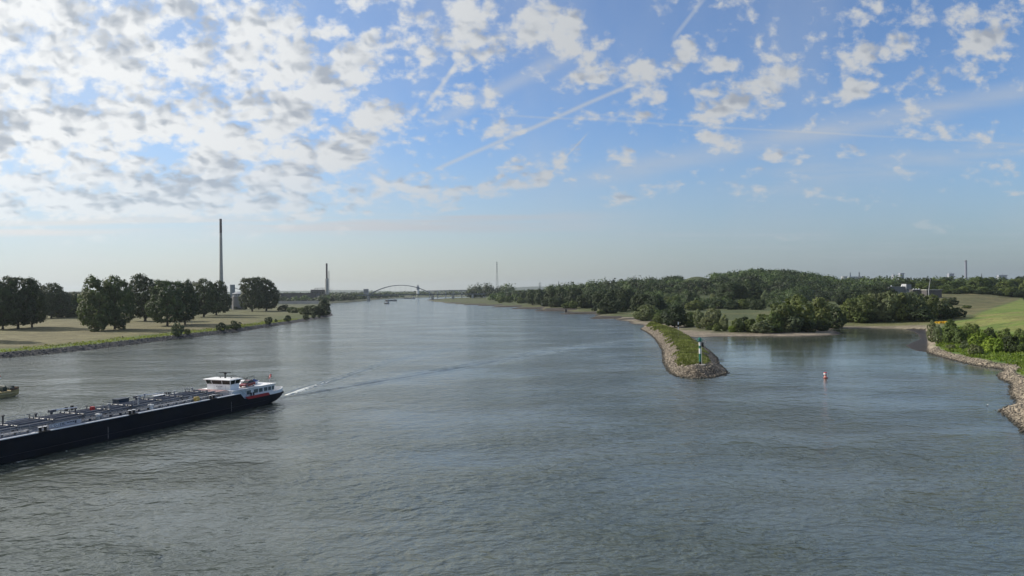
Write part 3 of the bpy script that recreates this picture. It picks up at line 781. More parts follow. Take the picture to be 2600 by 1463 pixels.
# ------------------------------------------------------------------ willow island and harbour wood
Z4 = (1900, 640, .27174)
GI = 'willows of the thicket between beach and harbour'
for row in [
 ('round', 450, 405, 735, 330, 'olive', 'largest willow, crowning the middle of the thicket beside the harbour water'),
 ('round', 655, 430, 725, 270, 'olive', 'tall willow on the harbour side, second highest of the thicket'),
 ('round', 790, 490, 712, 200, 'dark', 'dark willow at the end of the thicket, over the sand spit'),
 ('round', 320, 480, 735, 250, 'olive', 'willow on the beach side of the largest willow'),
 ('round', 245, 565, 745, 170, 'mid', 'lower green willow on the beach flank of the thicket'),
 ('bush', 130, 632, 758, 190, 'grey', 'pale low willow bush on the beach at the thicket end'),
 ('bush', 30, 625, 750, 80, 'mid', 'dome shaped bush where the thicket meets the open beach'),
 ('bush', 440, 598, 748, 150, 'grey', 'light green bush glowing in front of the largest willow'),
 ('bush', 370, 655, 752, 100, 'grey', 'light round bush left of the glowing bush, at the sand'),
 ('bush', 260, 670, 756, 120, 'mid', 'low round bush on the sand below the green willow'),
 ('bush', 560, 650, 748, 150, 'dark', 'dark low bush in shade at the front of the thicket'),
 ('bush', 690, 640, 738, 140, 'dark', 'dark low bush in shade near the sand spit'),
 ('bush', 140, 580, 700, 130, 'mid', 'green bush behind the pale low willow bush')]:
    plant_px(*row[:7], GI, zoom=Z4)
GH = 'trees of the harbour wood behind the muddy shore'
for row in [
 ('round', 955, 440, 655, 190, 'olive', 'sunny olive tree at the thicket end of the harbour wood'),
 ('round', 1070, 405, 652, 200, 'olive', 'olive crown second in the harbour wood row'),
 ('round', 1185, 385, 648, 200, 'grey', 'greyish high crown third in the harbour wood row'),
 ('round', 1300, 372, 648, 200, 'grey', 'greyish crown at the middle of the harbour wood'),
 ('round', 1425, 385, 646, 190, 'olive', 'olive crown right below the white building'),
 ('round', 1550, 372, 642, 200, 'grey', 'highest pale crown of the harbour wood, below the tent roofs'),
 ('round', 1680, 395, 636, 180, 'olive', 'olive crown below the leaning pale pole'),
 ('round', 1790, 455, 628, 160, 'dark', 'darker crown near the meadow end of the harbour wood'),
 ('round', 1880, 485, 622, 160, 'dark', 'dark low crown second from the meadow end of the harbour wood'),
 ('bush', 1962, 520, 612, 120, 'dark', 'last dark bush of the harbour wood, on the mown meadow edge'),
 ('bush', 1620, 535, 652, 170, 'dark', 'dark bush in front of the harbour wood'),
 ('bush', 1030, 560, 662, 150, 'mid', 'mid green bush in front of the sunny olive tree, harbour wood'),
 ('bush', 1140, 570, 660, 120, 'dark', 'dark bush in front of the second olive crown'),
 ('bush', 1900, 425, 495, 110, 'dark', 'round dark bush alone on the tan meadow behind the harbour wood'),
 ('bush', 1840, 430, 480, 70, 'olive', 'small olive bush beside the round dark bush on the tan meadow'),
 ('bush', 2045, 498, 528, 80, 'mid', 'low wide bush on the tan meadow beside the mown slope'),
 ('bush', 905, 500, 640, 110, 'lime', 'yellow green bush filling the gap before the harbour wood')]:
    plant_px(*row[:7], GH, zoom=Z4)
for row in [(1110, 310, 1000, 190), (1255, 300, 1010, 200), (980, 345, 930, 150), (870, 375, 900, 130), (1380, 300, 1030, 170), (1180, 330, 960, 150)]:
    plant_px('round', row[0], row[1], 420, row[3], 'dark', 'dark tree of the belt between hill and white building', 'tree belt between hill and white building', Y=row[2], zoom=Z4)
k = 0
for cx in np.linspace(1480, 2700, 21):
    top = 268 + 22 * math.sin(cx / 61.0) + 10 * math.sin(cx / 23.0); k += 1
    plant_px('round' if k % 3 else 'dome', cx, top - (14 if cx > 2000 else 0), 418, 150 + 25 * math.sin(cx / 37.), 'dark' if k % 2 else 'mid',
             'dark tree in the tall belt along the far edge of the meadow', 'tree belt along the far meadow edge', Y=1075 + 35 * (k % 4), zoom=Z4)
for cx in np.linspace(1820, 2650, 14):
    k += 1
    plant_px('round', cx, 338 + 20 * math.sin(cx / 33.0), 416, 120 + 20 * math.sin(cx / 29.), 'mid' if k % 3 else 'dark',
             'lower green tree at the foot of the tall belt beside the meadow', 'low trees along the far meadow edge', Y=1040 + 12 * (k % 3), zoom=Z4)

# ------------------------------------------------------------------ near right bank
Z8 = (2150, 780, .2208)
GN = 'bushes on the near right bank'
for row in [
 ('col', 985, 150, 405, 120, 'grey', 'tall feathery grey bush at the muddy corner of the harbour'),
 ('col', 1055, 205, 415, 120, 'grey', 'second feathery grey bush, right of the one at the muddy corner'),
 ('round', 1205, 145, 420, 190, 'mid', 'high green bush beside the yellow flowers'),
 ('round', 1400, 188, 425, 190, 'mid', 'tallest dark topped bush in the middle of the near right bank'),
 ('bush', 1310, 250, 430, 150, 'mid', 'green bush between the high bush and the dark topped one'),
 ('bush', 1510, 290, 490, 190, 'lime', 'yellow green bush below the dark topped bush'),
 ('bush', 1480, 425, 548, 140, 'grey', 'grey green rounded bush standing forward in the grass'),
 ('bush', 1370, 385, 485, 110, 'grey', 'smaller grey bush behind the grey green rounded bush'),
 ('bush', 1195, 430, 488, 100, 'grey', 'small grey bush low in the grass near the gravel'),
 ('bush', 1655, 345, 515, 190, 'lime', 'bright yellow green bush, the widest of the near right bank'),
 ('bush', 1755, 360, 520, 150, 'lime', 'bright bush next to the dark one at the photo edge'),
 ('bush', 1640, 235, 400, 120, 'olive', 'brownish thin bush behind the bright bushes'),
 ('bush', 1820, 240, 400, 130, 'mid', 'green bush with loose top against the mown slope'),
 ('bush', 1885, 335, 522, 190, 'dark', 'big dark bush at the photo edge above the lush grass'),
 ('bush', 2000, 250, 420, 110, 'mid', 'spiky bush at the photo edge against the mown slope'),
 ('bush', 2035, 405, 530, 130, 'mid', 'green bush cut by the right edge of the photo'),
 ('bush', 1085, 412, 440, 45, 'lime', 'small light bush just above the gravel corner')]:
    plant_px(*row[:7], GN, zoom=Z8)

# ------------------------------------------------------------------ far woods that read as one mass
def mass(name, pts, leaf_size, per, m, tall=11.0, wide=11.0, seed=1, label=None):
    rs = np.random.default_rng(seed)
    Ps = []; Ns = []; Ss = []; Ts = []
    for (x, y, z) in pts:
        k = per; big = .5 + 1.15 * rs.uniform(0, 1) ** 1.6; h = tall * big * rs.uniform(.8, 1.15); wd = wide * big; s = leaf_size * max(y, 700) / 1200.0
        o = rs.normal(size=(k, 3)); o[:, 2] = np.abs(o[:, 2]) * 1.0 - .15; o /= np.linalg.norm(o, axis=1, keepdims=True)
        lob = 1 + .30 * np.sin(3 * np.arctan2(o[:, 1], o[:, 0]) + rs.uniform(0, 6)) * rs.uniform(.5, 1)
        r = rs.uniform(.75, 1.0, k) * lob
        Ps.append(np.array([x, y, z + h * .35]) + o * r[:, None] * np.array([wd * .5, wd * .5, h * .65]))
        Ns.append(o * 1.2 + rs.normal(size=(k, 3)) * .35 + np.array([0, 0, .2])); Ss.append(s * rs.uniform(.6, 1.3, k)); Ts.append(np.clip(.42 + .42 * float(vnoise(np.array([x]), np.array([y]), 70, 41)[0]) + rs.choice([-.3, -.12, 0, .12, .38]) + rs.normal(size=k) * .12, 0, 1))
    P = np.concatenate(Ps); V, Q = quads_from(P, np.concatenate(Ns), np.concatenate(Ss), rs, .85)
    me = np_mesh(name, V, Q); set_attr(me, 'tone', np.repeat(np.concatenate(Ts), 4))
    return tag(link(name, me, m), label, kind='stuff')
def scatter(n, amin, amax, ymin, ymax, test, seed=3):
    rs = np.random.default_rng(seed); y = np.exp(rs.uniform(math.log(ymin), math.log(ymax), n)); a = rs.uniform(amin, amax, n)
    x = a * y; z = height(x, y); k = test(a, x, y, z)
    return np.stack([x, y, z], 1)[k]
aP = lambda px: (px - 1300) / F
p1 = scatter(4600, aP(1440), aP(2230), 830, 1640, lambda a, x, y, z: (z > 2.2) & (y > np.where((a > aP(1590)) & (a < aP(1985)), 1190, 1000)) & ~((np.abs(a - aP(1768)) < .022) & (y > 1300)) & ~((np.abs(a - aP(1800)) < .02) & (y > 900) & (y < 985)) & ~((np.abs(a - aP(2118)) < .013) & (y < 900)) & (sdist(np.stack([x, y], 1), RIGHT) > 45))
mass('hill_wood', p1, 1.7, 125, LEAF['wood'], 9, 15, 5)
p2 = scatter(800, aP(1240), aP(1660), 1150, 2300, lambda a, x, y, z: (sdist(np.stack([x, y], 1), RIGHT) > 75) & (z > 1.5), 6)
mass('riverside_wood', p2, 2.1, 90, LEAF['wood'], 14, 15, 8)
p3 = scatter(420, aP(2080), aP(2760), 1090, 1500, lambda a, x, y, z: z > 1, 9)
mass('meadow_wood', p3, 2.4, 75, LEAF['wood'], 11, 16, 11)
p4 = scatter(260, aP(2120), aP(2480), 600, 800, lambda a, x, y, z: (a < aP(2330)) & (z > 1) & ~((np.abs(a - aP(2118)) < .02)), 14)
p9 = scatter(900, aP(1500), aP(1990), 820, 1200, lambda a, x, y, z: (z > 2) & (sdist(np.stack([x, y], 1), RIGHT) > 60) & ~((a > aP(1850)) & (a < aP(1925)) & (y < 900)) & ~((np.abs(a - aP(1800)) < .014) & (y > 1000) & (y < 1100)), 28)
mass('meadow_scrub', p9, 1.5, 90, LEAF['wood'], 6.5, 8.5, 29)
mass('thicket', p4, 1.6, 110, LEAF['wood'], 10, 10, 15)
dl_ok = lambda x, y: (sdist(np.stack([x, y], 1), LEFT) > 22)
p5 = scatter(500, aP(-300), aP(560), 900, 1700, lambda a, x, y, z: dl_ok(x, y), 17)
mass('left_bank_wood', p5, 2.6, 70, LEAF['wood'], 15, 17, 18)
p6 = scatter(900, aP(690), aP(1110), 1880, 3300, lambda a, x, y, z: dl_ok(x, y) & (sdist(np.stack([x, y], 1), LEFT) < 260), 19)
mass('far_bank_wood', p6, 2.2, 60, LEAF['wood'], 12, 18, 20)
p7 = scatter(2600, -1.0, 1.0, 3300, 8800, lambda a, x, y, z: (z > .5) & dl_ok(x, y), 23)
mass('horizon_wood', p7, 1.6, 42, LEAF['wood'], 17, 62, 24)
p8 = scatter(150, aP(1190), aP(1300), 2330, 2560, lambda a, x, y, z: z > -9, 26)
mass('mast_wood', p8, 2.0, 80, LEAF['wood'], 30, 24, 27)
# far low hills on the horizon
hb = MB(); n = 90
secs = []
for i in range(n + 1):
    a = -1.2 + 2.4 * i / n; y = 13500; hgt = 70 + 22 * math.sin(a * 9) + 14 * math.sin(a * 23 + 1) + 7 * math.sin(a * 51)
    secs.append([(a * (y - 900), y - 900, 2), (a * y, y, hgt), (a * (y + 1500), y + 1500, 2)])
hb.loft(secs, close=False)
tag(hb.build('far_hills', mat('far_woods', (.05, .065, .035), .95, var=.25, scale=.002), smooth=True), kind='structure')
# ------------------------------------------------------------------ paints
NAVY = mat('hull_navy', (.0045, .0068, .0125), .5, var=.35, scale=.25, spec=.12)
WHITE = mat('white_paint', (.78, .78, .78), .4, var=.05, scale=.8)
LGREY = mat('deck_grey', (.52, .53, .55), .6, var=.18, scale=.6)
MGREY = mat('pipe_grey', (.085, .09, .105), .45, var=.25, scale=1.0)
STEEL = mat('rail_steel', (.34, .35, .37), .4, .4, var=.15)
BLACK = mat('black_rubber', (.012, .012, .014), .6, var=.3)
REDP = mat('red_paint', (.36, .018, .022), .4, var=.12)
GLASS = mat('dark_glass', (.010, .016, .014), .08, var=.1, spec=.35)
TEALG = mat('window_glass', (.05, .085, .095), .1, var=.2, spec=.6)
BLUEB = mat('blue_box', (.018, .032, .055), .5, var=.2)
CREAM = mat('cream_paint', (.52, .44, .40), .5, var=.1)
PINK = mat('faded_red_deck', (.34, .22, .215), .6, var=.2)

def text_part(name, body, size, m, parent, loc, rot, depth=.01):
    cu = bpy.data.curves.new(name, 'FONT'); cu.body = body; cu.size = size; cu.extrude = depth; cu.align_x = 'CENTER'; cu.align_y = 'CENTER'; cu.resolution_u = 2
    tmp = bpy.data.objects.new('tmp', cu); COL.objects.link(tmp)
    bpy.context.view_layer.update()
    me = bpy.data.meshes.new_from_object(tmp.evaluated_get(bpy.context.evaluated_depsgraph_get()))
    bpy.data.objects.remove(tmp)
    me.materials.clear()
    o = link(name, me, m, parent); o.location = loc; o.rotation_euler = rot
    return o

# ------------------------------------------------------------------ tanker barge (local +x = bow, +y = port)
pA = np.array(hit(664, 1031)); pB = np.array(hit(0, 1180)); hd = (pB - pA) / np.linalg.norm(pB - pA)
port = np.array([-hd[1], hd[0]])
stern = pA + hd * (-9.37) - port * 5.7
SHIP_RZ = math.atan2(hd[1], hd[0])
ship = tag(empty('tanker_barge', (stern[0], stern[1], 0), SHIP_RZ), 'long dark blue tank barge with pipes on deck and white wheelhouse at the stern', 'barge')
def ship_world(x, y, z):
    p = stern + hd * x + port * y; return (p[0], p[1], z)
b = MB()
def sec(x, hw, top, bot, bil=.8):
    return [(x, -hw, top), (x, -hw, max(bot + .5, .1)), (x, -hw * bil, bot), (x, hw * bil, bot), (x, hw, max(bot + .5, .1)), (x, hw, top)]
S_ = [sec(0, 4.5, 2.3, 1.35), sec(.7, 5.0, 2.3, 1.1), sec(2, 5.45, 2.28, .7), sec(4, 5.66, 2.26, .05), sec(8, 5.7, 2.25, -1.2), sec(15.0, 5.7, 2.25, -1.4), sec(16.5, 5.7, 3.84, -1.4), sec(60, 5.7, 3.84, -1.4),
      sec(94, 5.7, 3.9, -1.4), sec(101, 5.2, 4.2, -1.4), (sec(106, 3.6, 4.7, -1.0)), sec(110, .5, 5.2, .2)]
b.loft(S_); b.build('hull', NAVY, ship)
b = MB(); b.loft([[(x, -5.71, z), (x, -5.71, z + .07), (x, -5.74, z + .035)] for x, z in ((8, 1.1), (95, 1.1))]); b.loft([[(x, 5.71, z), (x, 5.71, z + .07), (x, 5.76, z + .035)] for x, z in ((8, 1.1), (95, 1.1))])
b.build('rubbing_strake', mat('strake', (.02, .026, .036), .5), ship)
b = MB(); b.box(17.0, 100, -5.45, 5.45, 3.845, 3.875); b.box(.6, 16.9, -4.7, 4.7, 2.30, 2.34); b.build('deck', LGREY, ship)
BOL = [25.0, 46.2, 64.4, 84.0]
for sy in (1, -1):
    b = MB(); x0 = 16.6
    for bx in BOL + [100.5]:
        b.box(x0, bx - 1.15, 5.34 * sy if sy > 0 else -5.74, 5.74 if sy > 0 else -5.34, 3.845, 3.99); x0 = bx + 1.15
    b.build('gunwale', WHITE, ship)
    for bx in BOL:
        b = MB(); b.box(bx - 1.05, bx + 1.05, 5.1 * sy - .38, 5.1 * sy + .5 * (1 if sy > 0 else .8), 3.88, 3.97)
        for k in (-.45, .45):
            b.lathe([(.23, 0), (.23, .55), (.34, .60), (.34, .70)], (bx + k, 5.2 * sy, 3.97), 10)
        b.build('bollard', BLACK, ship)
        b = MB()
        for k in (-.45, .45): b.lathe([(.345, 0), (.345, .05), (.1, .07)], (bx + k, 5.2 * sy, 4.675), 10)
        b.build('bollard_cap', WHITE, ship)
# pipes on racks
for (py, pz, r, x0, x1) in ((2.4, 4.75, .26, 21, 98), (1.7, 4.75, .20, 19, 99), (1.0, 4.95, .30, 22, 97), (.1, 4.75, .22, 20, 99), (-.8, 4.95, .26, 22, 98), (-1.7, 4.75, .22, 20, 97), (-2.6, 4.85, .30, 21, 98), (3.3, 4.35, .12, 22, 98), (-3.4, 4.45, .14, 22, 98)):
    b = MB(); b.bar((x0, py, pz), (x1, py, pz), r * 2, 10); b.build('deck_pipe', MGREY, ship, smooth=True)
b = MB()
for x in np.arange(22, 98, 3.0):
    b.box(x - .06, x + .06, -3.6, 3.5, 4.42, 4.5)
    for yy in (-3.5, -1.2, 1.35, 3.4): b.box(x - .06, x + .06, yy - .06, yy + .06, 3.87, 4.42)
b.build('pipe_rack', STEEL, ship)
rs = random.Random(4)
for x in (24, 31, 36.5, 44, 49, 54.5, 60.5, 67, 75, 83, 90):      # cross manifolds and valves
    b = MB(); b.bar((x, -3.4, 5.1), (x, 3.0, 5.1), .26, 8)
    for yy in (-3.2, -2.2, -.8, .6, 1.7, 2.8):
        b.bar((x, yy, 4.2), (x, yy, 5.3), .30, 8); b.bar((x - .35, yy, 5.55), (x + .35, yy, 5.55), .08, 6); b.bar((x, yy, 5.2), (x, yy, 5.6), .08, 6)
    b.build('valve_manifold', mat('valve_grey', (.11, .115, .125), .5, var=.3) if x % 2 else MGREY, ship)
for x, yy in ((28.5, 2.2), (34, -1.8), (40, 3.4), (52, 3.3), (57.5, -1.6), (63.5, 1.0), (71, 2.2), (79, -1.5), (87, 2.0)):
    b = MB(); b.lathe([(.55, 0), (.55, .75), (.62, .78), (.62, .88), (.3, 1.0)], (x, yy, 3.875), 14); b.build('tank_hatch', mat('hatch_white', (.62, .63, .63), .5), ship)
for sy, yo in ((1, 4.35), (-1, -5.2)):
    for (x0, x1) in ((20, 30.5), (33, 43.5), (47.5, 55.5), (57, 66), (68, 80), (82, 98)):
        b = MB(); n = int((x1 - x0) / 1.5); top = 5.0 if sy > 0 else 5.5
        for zz in (top, 4.45): b.bar((x0, yo, zz), (x1, yo, zz), .06, 5)
        for i in range(n + 1):
            x = x0 + (x1 - x0) * i / n; b.bar((x, yo, 3.86), (x, yo, top), .055, 5)
        b.build('railing', STEEL, ship)
for k, (x0, x1, yy) in enumerate(((20.5, 40, 3.85), (41, 63, 3.85), (66, 97, 3.85), (21, 55, -4.3), (57, 97, -4.3))):
    b = MB(); b.box(x0, x1, yy - .35, yy + .35, 4.36, 4.42)
    for x in np.arange(x0, x1, 2.2): b.box(x - .04, x + .04, yy - .3, yy + .3, 3.87, 4.36)
    for zz in (4.9, 5.35): b.bar((x0, yy + .34, zz), (x1, yy + .34, zz), .045, 4)
    for x in np.arange(x0, x1, 1.6): b.bar((x, yy + .34, 4.4), (x, yy + .34, 5.35), .045, 4)
    b.build('catwalk', MGREY if k % 2 else STEEL, ship)
for x in np.arange(23.5, 96, 6.1):
    b = MB()
    yy = rs.uniform(-3.2, 2.6); hh = rs.uniform(.7, 1.5)
    b.lathe([(.16, 0), (.14, hh), (.3, hh + .05), (.3, hh + .22), (.05, hh + .3)], (x, yy, 4.9), 8)
    b.bar((x + .8, yy - .5, 4.9), (x + .8, yy - .5, 5.9), .1, 6); b.bar((x + .8, yy - .5, 5.85), (x + 1.5, yy - .2, 5.9), .09, 6)
    b.build('vent_riser', STEEL if int(x) % 2 else mat('riser_dark', (.05, .05, .055), .5), ship)
b = MB(); b.box(56.5, 62.7, 4.42, 4.47, 3.98, 4.75); sp = b.build('sign_panel', mat('panel_grey', (.36, .37, .41), .5, var=.08), ship)
DARKM = mat('sign_ink', (.03, .03, .04), .6); SIGNW = mat('sign_white', (.62, .62, .64), .5)
for cx, kind in ((62.0, 0), (61.25, 1)):
    b = MB(); b.bar((cx, 4.47, 4.37), (cx, 4.48, 4.37), .66, 20); b.build('sign_disc', DARKM, sp)
    b = MB(); b.bar((cx, 4.48, 4.37), (cx, 4.49, 4.37), .54, 20); b.build('sign_face', SIGNW, sp)
    b = MB()
    if kind: b.add([(cx - .14, 4.497, 4.25), (cx + .16, 4.497, 4.25), (cx + .02, 4.497, 4.55)], [(0, 1, 2)])
    else: b.bar((cx - .18, 4.496, 4.53), (cx + .18, 4.496, 4.21), .06, 4)
    b.build('sign_symbol', DARKM, sp, fix=False)
b = MB()
for (x0, x1, z0, z1) in ((60.6, 60.5, 4.15, 4.6), (60.3, 59.8, 4.42, 4.56), (60.3, 59.6, 4.2, 4.3), (59.3, 58.9, 4.4, 4.55), (58.8, 58.3, 4.42, 4.56), (58.2, 57.9, 4.38, 4.6), (57.8, 57.45, 4.15, 4.62)): b.box(x1, x0, 4.47, 4.478, z0, z1)
b.build('sign_lettering', DARKM, sp)
b = MB(); b.box(58.3, 63.4, -5.3, -5.25, 3.95, 4.9); b.build('wind_screen', mat('screen_grey', (.40, .42, .46), .5), ship)
for (x0, x1, yy, nm) in ((50.5, 56.0, -3.9, 0), (29.6, 37.0, -3.9, 1)):
    b = MB(); b.lathe([(.28, 0), (.24, 1.5)], (x1 - .2, yy, 3.87), 10); b.box(x1 - .9, x1 + .3, yy - .35, yy + .35, 5.35, 5.8); cr = b.build('hose_crane', MGREY, ship)
    b = MB(); b.bar((x1 - .3, yy, 5.75), (x0, yy, 5.45), .26, 6, .16); b.bar((x1 - .8, yy, 5.5), (x1 - 2.6, yy, 5.62), .14, 6); b.build('boom', WHITE, cr)
b = MB(); b.box(30.5, 33.6, -3.0, -2.2, 5.25, 5.40); b.build('gangway_plank', WHITE, ship)
b = MB(); b.box(39.4, 42.0, -4.6, -3.0, 4.6, 5.75); b.prism([(39.2, -4.7), (42.2, -4.7), (42.2, -2.9), (39.2, -2.9)], 5.76, 5.83); b.bar((39.6, -4.4, 3.87), (39.6, -4.4, 4.6), .14); b.bar((41.8, -4.4, 3.87), (41.8, -4.4, 4.6), .14); b.bar((39.6, -3.2, 3.87), (39.6, -3.2, 4.6), .14); b.bar((41.8, -3.2, 3.87), (41.8, -3.2, 4.6), .14)
b.build('spill_tank', BLUEB, ship)
b = MB(); b.box(49.8, 50.4, -.8, -.1, 4.6, 5.7); b.build('fire_cabinet', REDP, ship)
b = MB(); b.box(51.0, 51.4, -4.6, -4.2, 5.0, 5.9); b.build('vent_post', BLACK, ship)
b = MB(); b.box(52.2, 52.6, -4.6, -4.2, 5.0, 5.8); b.build('vent_post', BLACK, ship)
for x in (28.2, 27.2):
    b = MB(); b.box(x, x + .45, -4.7, -4.3, 4.9, 5.4); b.build('vent_post', BLACK, ship)
b = MB(); b.lathe([(.42, -.5), (.5, -.42), (.5, .42), (.42, .5)], (0, 0, 0), 12); o = b.build('yellow_drum', mat('ochre', (.42, .30, .08), .5), ship); o.location = (28.9, 4.6, 4.4); o.rotation_euler = (0, R(90), 0)
for mx in (52.0, 19.6, 90.0):
    b = MB()
    for k in range(9): b.box(mx - (.16 if k % 2 else .10), mx + .02, 5.70, 5.712, .35 + k * .24, .47 + k * .24)
    b.box(mx - .01, mx + .02, 5.70, 5.708, .3, 2.6)
    b.build('draught_mark', mat('mark_grey', (.22, .23, .24), .6), ship)
# aft: red band, white bulwark, deckhouse, wheelhouse
for sy in (1, -1):
    b = MB(); y0, y1 = (5.62, 5.735) if sy > 0 else (-5.735, -5.62)
    b.add([(6.8, y0, 2.9), (6.8, y1, 2.9), (15.0, y0, 2.9), (15.0, y1, 2.9), (6.2, y0, 2.25), (6.2, y1, 2.25), (13.9, y0, 2.25), (13.9, y1, 2.25)], [(0, 2, 3, 1), (4, 5, 7, 6), (1, 3, 7, 5), (0, 4, 6, 2), (0, 1, 5, 4), (2, 6, 7, 3)])
    b.build('red_band', REDP, ship)
b = MB()
out_ = [(6.7, 5.72), (4, 5.69), (2, 5.48), (.7, 5.03), (-.02, 4.53)]
ring = out_ + [(x, -y) for x, y in reversed(out_)]
zt = {6.7: 2.9, 4: 2.95, 2: 3.1, .7: 3.3, -.02: 3.45}
b.loft([[(x, y, 2.29), (x, y, zt[x]), (x + (.1 if x < 1 else 0), y * .975, zt[x]), (x + (.1 if x < 1 else 0), y * .975, 2.29)] for x, y in ring])
b.build('bulwark', WHITE, ship)
b = MB(); b.bar((-.35, -4.4, 2.0), (-.35, 4.4, 2.0), .7, 8); b.build('stern_fender', BLACK, ship)
b = MB(); b.box(.1, 1.0, -3.6, -2.6, 3.3, 4.2); b.build('stern_winch', BLACK, ship)
b = MB(); b.box(3.3, 18.3, -4.75, 4.75, 2.34, 4.62); dh = b.build('deckhouse', WHITE, ship)
b = MB(); b.box(3.0, 18.35, -5.1, 5.1, 4.625, 4.72); b.build('house_roof', WHITE, dh)
for sy in (1, -1):
    for (x0, x1) in ((13.4, 12.0), (10.9, 9.5), (9.1, 7.8), (7.3, 6.1), (5.75, 4.7), (4.35, 3.6)):
        b = MB(); y = 4.76 if sy > 0 else -4.76; b.box(x1, x0, y - .03, y + .03, 3.25, 4.1); fr = b.build('window', TEALG, dh)
        b = MB()
        for (a0, a1, c0, c1) in ((x1 - .06, x0 + .06, 4.10, 4.16), (x1 - .06, x0 + .06, 3.19, 3.25), (x1 - .06, x1, 3.25, 4.1), (x0, x0 + .06, 3.25, 4.1)): b.box(a0, a1, y - .04, y + .045, c0, c1)
        b.build('window_frame', mat('frame_grey', (.45, .46, .47), .5), fr)
b = MB(); b.box(13.6, 18.2, 4.78, 4.82, 2.9, 4.3); b.build('side_panel', mat('pale_blue_panel', (.55, .60, .63), .5), dh)
b = MB()
for p, q in (((15.8, 5.1, 4.5), (14.0, 5.4, 3.0)), ((13.8, 5.1, 4.4), (15.6, 5.4, 3.0)), ((12.9, 5.3, 4.6), (16.4, 5.3, 4.6)), ((13.0, 5.3, 2.9), (13.0, 5.3, 4.6))): b.bar(p, q, .07, 5)
b.build('side_ladder', STEEL, dh)
for x in (12.5, 11.6):
    b = MB(); b.lathe([(.16, 0), (.16, .5), (.24, .55), (.24, .66)], (x, 5.3, 2.9), 10); b.build('bollard', BLACK, ship)
b = MB(); b.box(18.3, 21.0, -3.9, 3.9, 3.88, 4.75); b.prism([(18.4, -4.2), (21.6, -4.2), (21.6, 3.6), (18.4, 3.6)], 4.76, 4.86); b.build('fore_house', CREAM, ship)
b = MB(); b.box(18.42, 21.55, -4.15, 3.55, 4.864, 4.90); b.build('fore_house_deck', PINK, ship)
# wheelhouse: flared walls, window band all round
WX0, WX1, WY, WZ = 14.3, 16.9, 3.35, 4.73
b = MB(); b.loft([[(WX0, -WY, WZ), (WX1 + .3, -WY, WZ), (WX1 + .3, WY, WZ), (WX0, WY, WZ)], [(WX0 - .05, -WY - .05, WZ + 1.25), (WX1 + .35, -WY - .05, WZ + 1.25), (WX1 + .35, WY + .05, WZ + 1.25), (WX0 - .05, WY + .05, WZ + 1.25)]])
wh = b.build('wheelhouse', WHITE, ship)
z0, z1 = WZ + 1.254, WZ + 2.2; f = .28
lo = [(WX0 - .05, -WY - .05), (WX1 + .35, -WY - .05), (WX1 + .35, WY + .05), (WX0 - .05, WY + .05)]
hi = [(WX0 - .3, -WY - .3), (WX1 + .65, -WY - .3), (WX1 + .65, WY + .3), (WX0 - .3, WY + .3)]
def wpt(side, u, v, off=0.0):
    a, c = lo[side], lo[(side + 1) % 4]; d, e = hi[side], hi[(side + 1) % 4]
    x0_, y0_ = a[0] + (c[0] - a[0]) * u, a[1] + (c[1] - a[1]) * u; x1_, y1_ = d[0] + (e[0] - d[0]) * u, d[1] + (e[1] - d[1]) * u
    nx, ny = ((0, -1), (1, 0), (0, 1), (-1, 0))[side]
    return (x0_ + (x1_ - x0_) * v + nx * off, y0_ + (y1_ - y0_) * v + ny * off, z0 + (z1 - z0) * v)
for side, cuts in ((1, (0, .24, .66, 1)), (2, (0, .5, 1)), (3, (0, .33, .66, 1)), (0, (0, .5, 1))):
    for u0, u1 in zip(cuts[:-1], cuts[1:]):
        b = MB(); q = [wpt(side, u0, 0), wpt(side, u1, 0), wpt(side, u1, 1), wpt(side, u0, 1)]; q2 = [wpt(side, u0, 0, -.05), wpt(side, u1, 0, -.05), wpt(side, u1, 1, -.05), wpt(side, u0, 1, -.05)]
        b.loft([q, q2]); b.build('window', GLASS, wh)
    b = MB()
    for u in cuts: b.bar(wpt(side, u, 0, .03), wpt(side, u, 1, .03), .14, 4)
    b.build('window_post', WHITE, wh)
b = MB(); b.loft([[(WX0 - .55, -WY - .6, z1), (WX1 + 1.0, -WY - .6, z1), (WX1 + 1.0, WY + .6, z1), (WX0 - .55, WY + .6, z1)], [(WX0 - .6, -WY - .65, z1 + .16), (WX1 + 1.05, -WY - .65, z1 + .16), (WX1 + 1.05, WY + .65, z1 + .16), (WX0 - .6, WY + .65, z1 + .16)], [(WX0 - .2, -WY - .2, z1 + .3), (WX1 + .6, -WY - .2, z1 + .3), (WX1 + .6, WY + .2, z1 + .3), (WX0 - .2, WY + .2, z1 + .3)]])
b.build('roof', WHITE, wh)
zr = z1 + .3
b = MB(); b.lathe([(.3, 0), (.16, .2), (.14, .8), (.32, .85), (.32, 1.15), (.1, 1.2)], (15.4, .3, zr), 12); b.box(15.25, 15.55, -1.4, 2.0, zr + 1.2, zr + 1.34)
b.build('radar', BLACK, wh)
b = MB()
for yy, hh in ((-2.6, 1.0), (-1.9, .6), (-.9, .5), (1.6, .9), (2.2, 2.0), (2.8, .8), (3.2, .7)): b.bar((15.0, yy, zr), (15.0, yy, zr + hh), .05, 5)
b.bar((15.0, -2.7, zr + .55), (15.0, 3.3, zr + .55), .05, 5)
for yy in (-1.2, 2.0): b.lathe([(.12, 0), (.16, .1), (.12, .25)], (15.3, yy, zr), 8)
b.build('antenna_rack', BLACK, wh)
fx = WX1 + .33
b = MB(); b.box(fx, fx + .03, -1.0, 1.45, WZ + .18, WZ + 1.05); npl = b.build('name_plate', WHITE, wh)
INK = mat('plate_ink', (.05, .06, .12), .6)
text_part('lettering', 'PLOUVIER', .42, INK, npl, (fx + .034, .22, WZ + .70), (R(90), 0, R(90)))
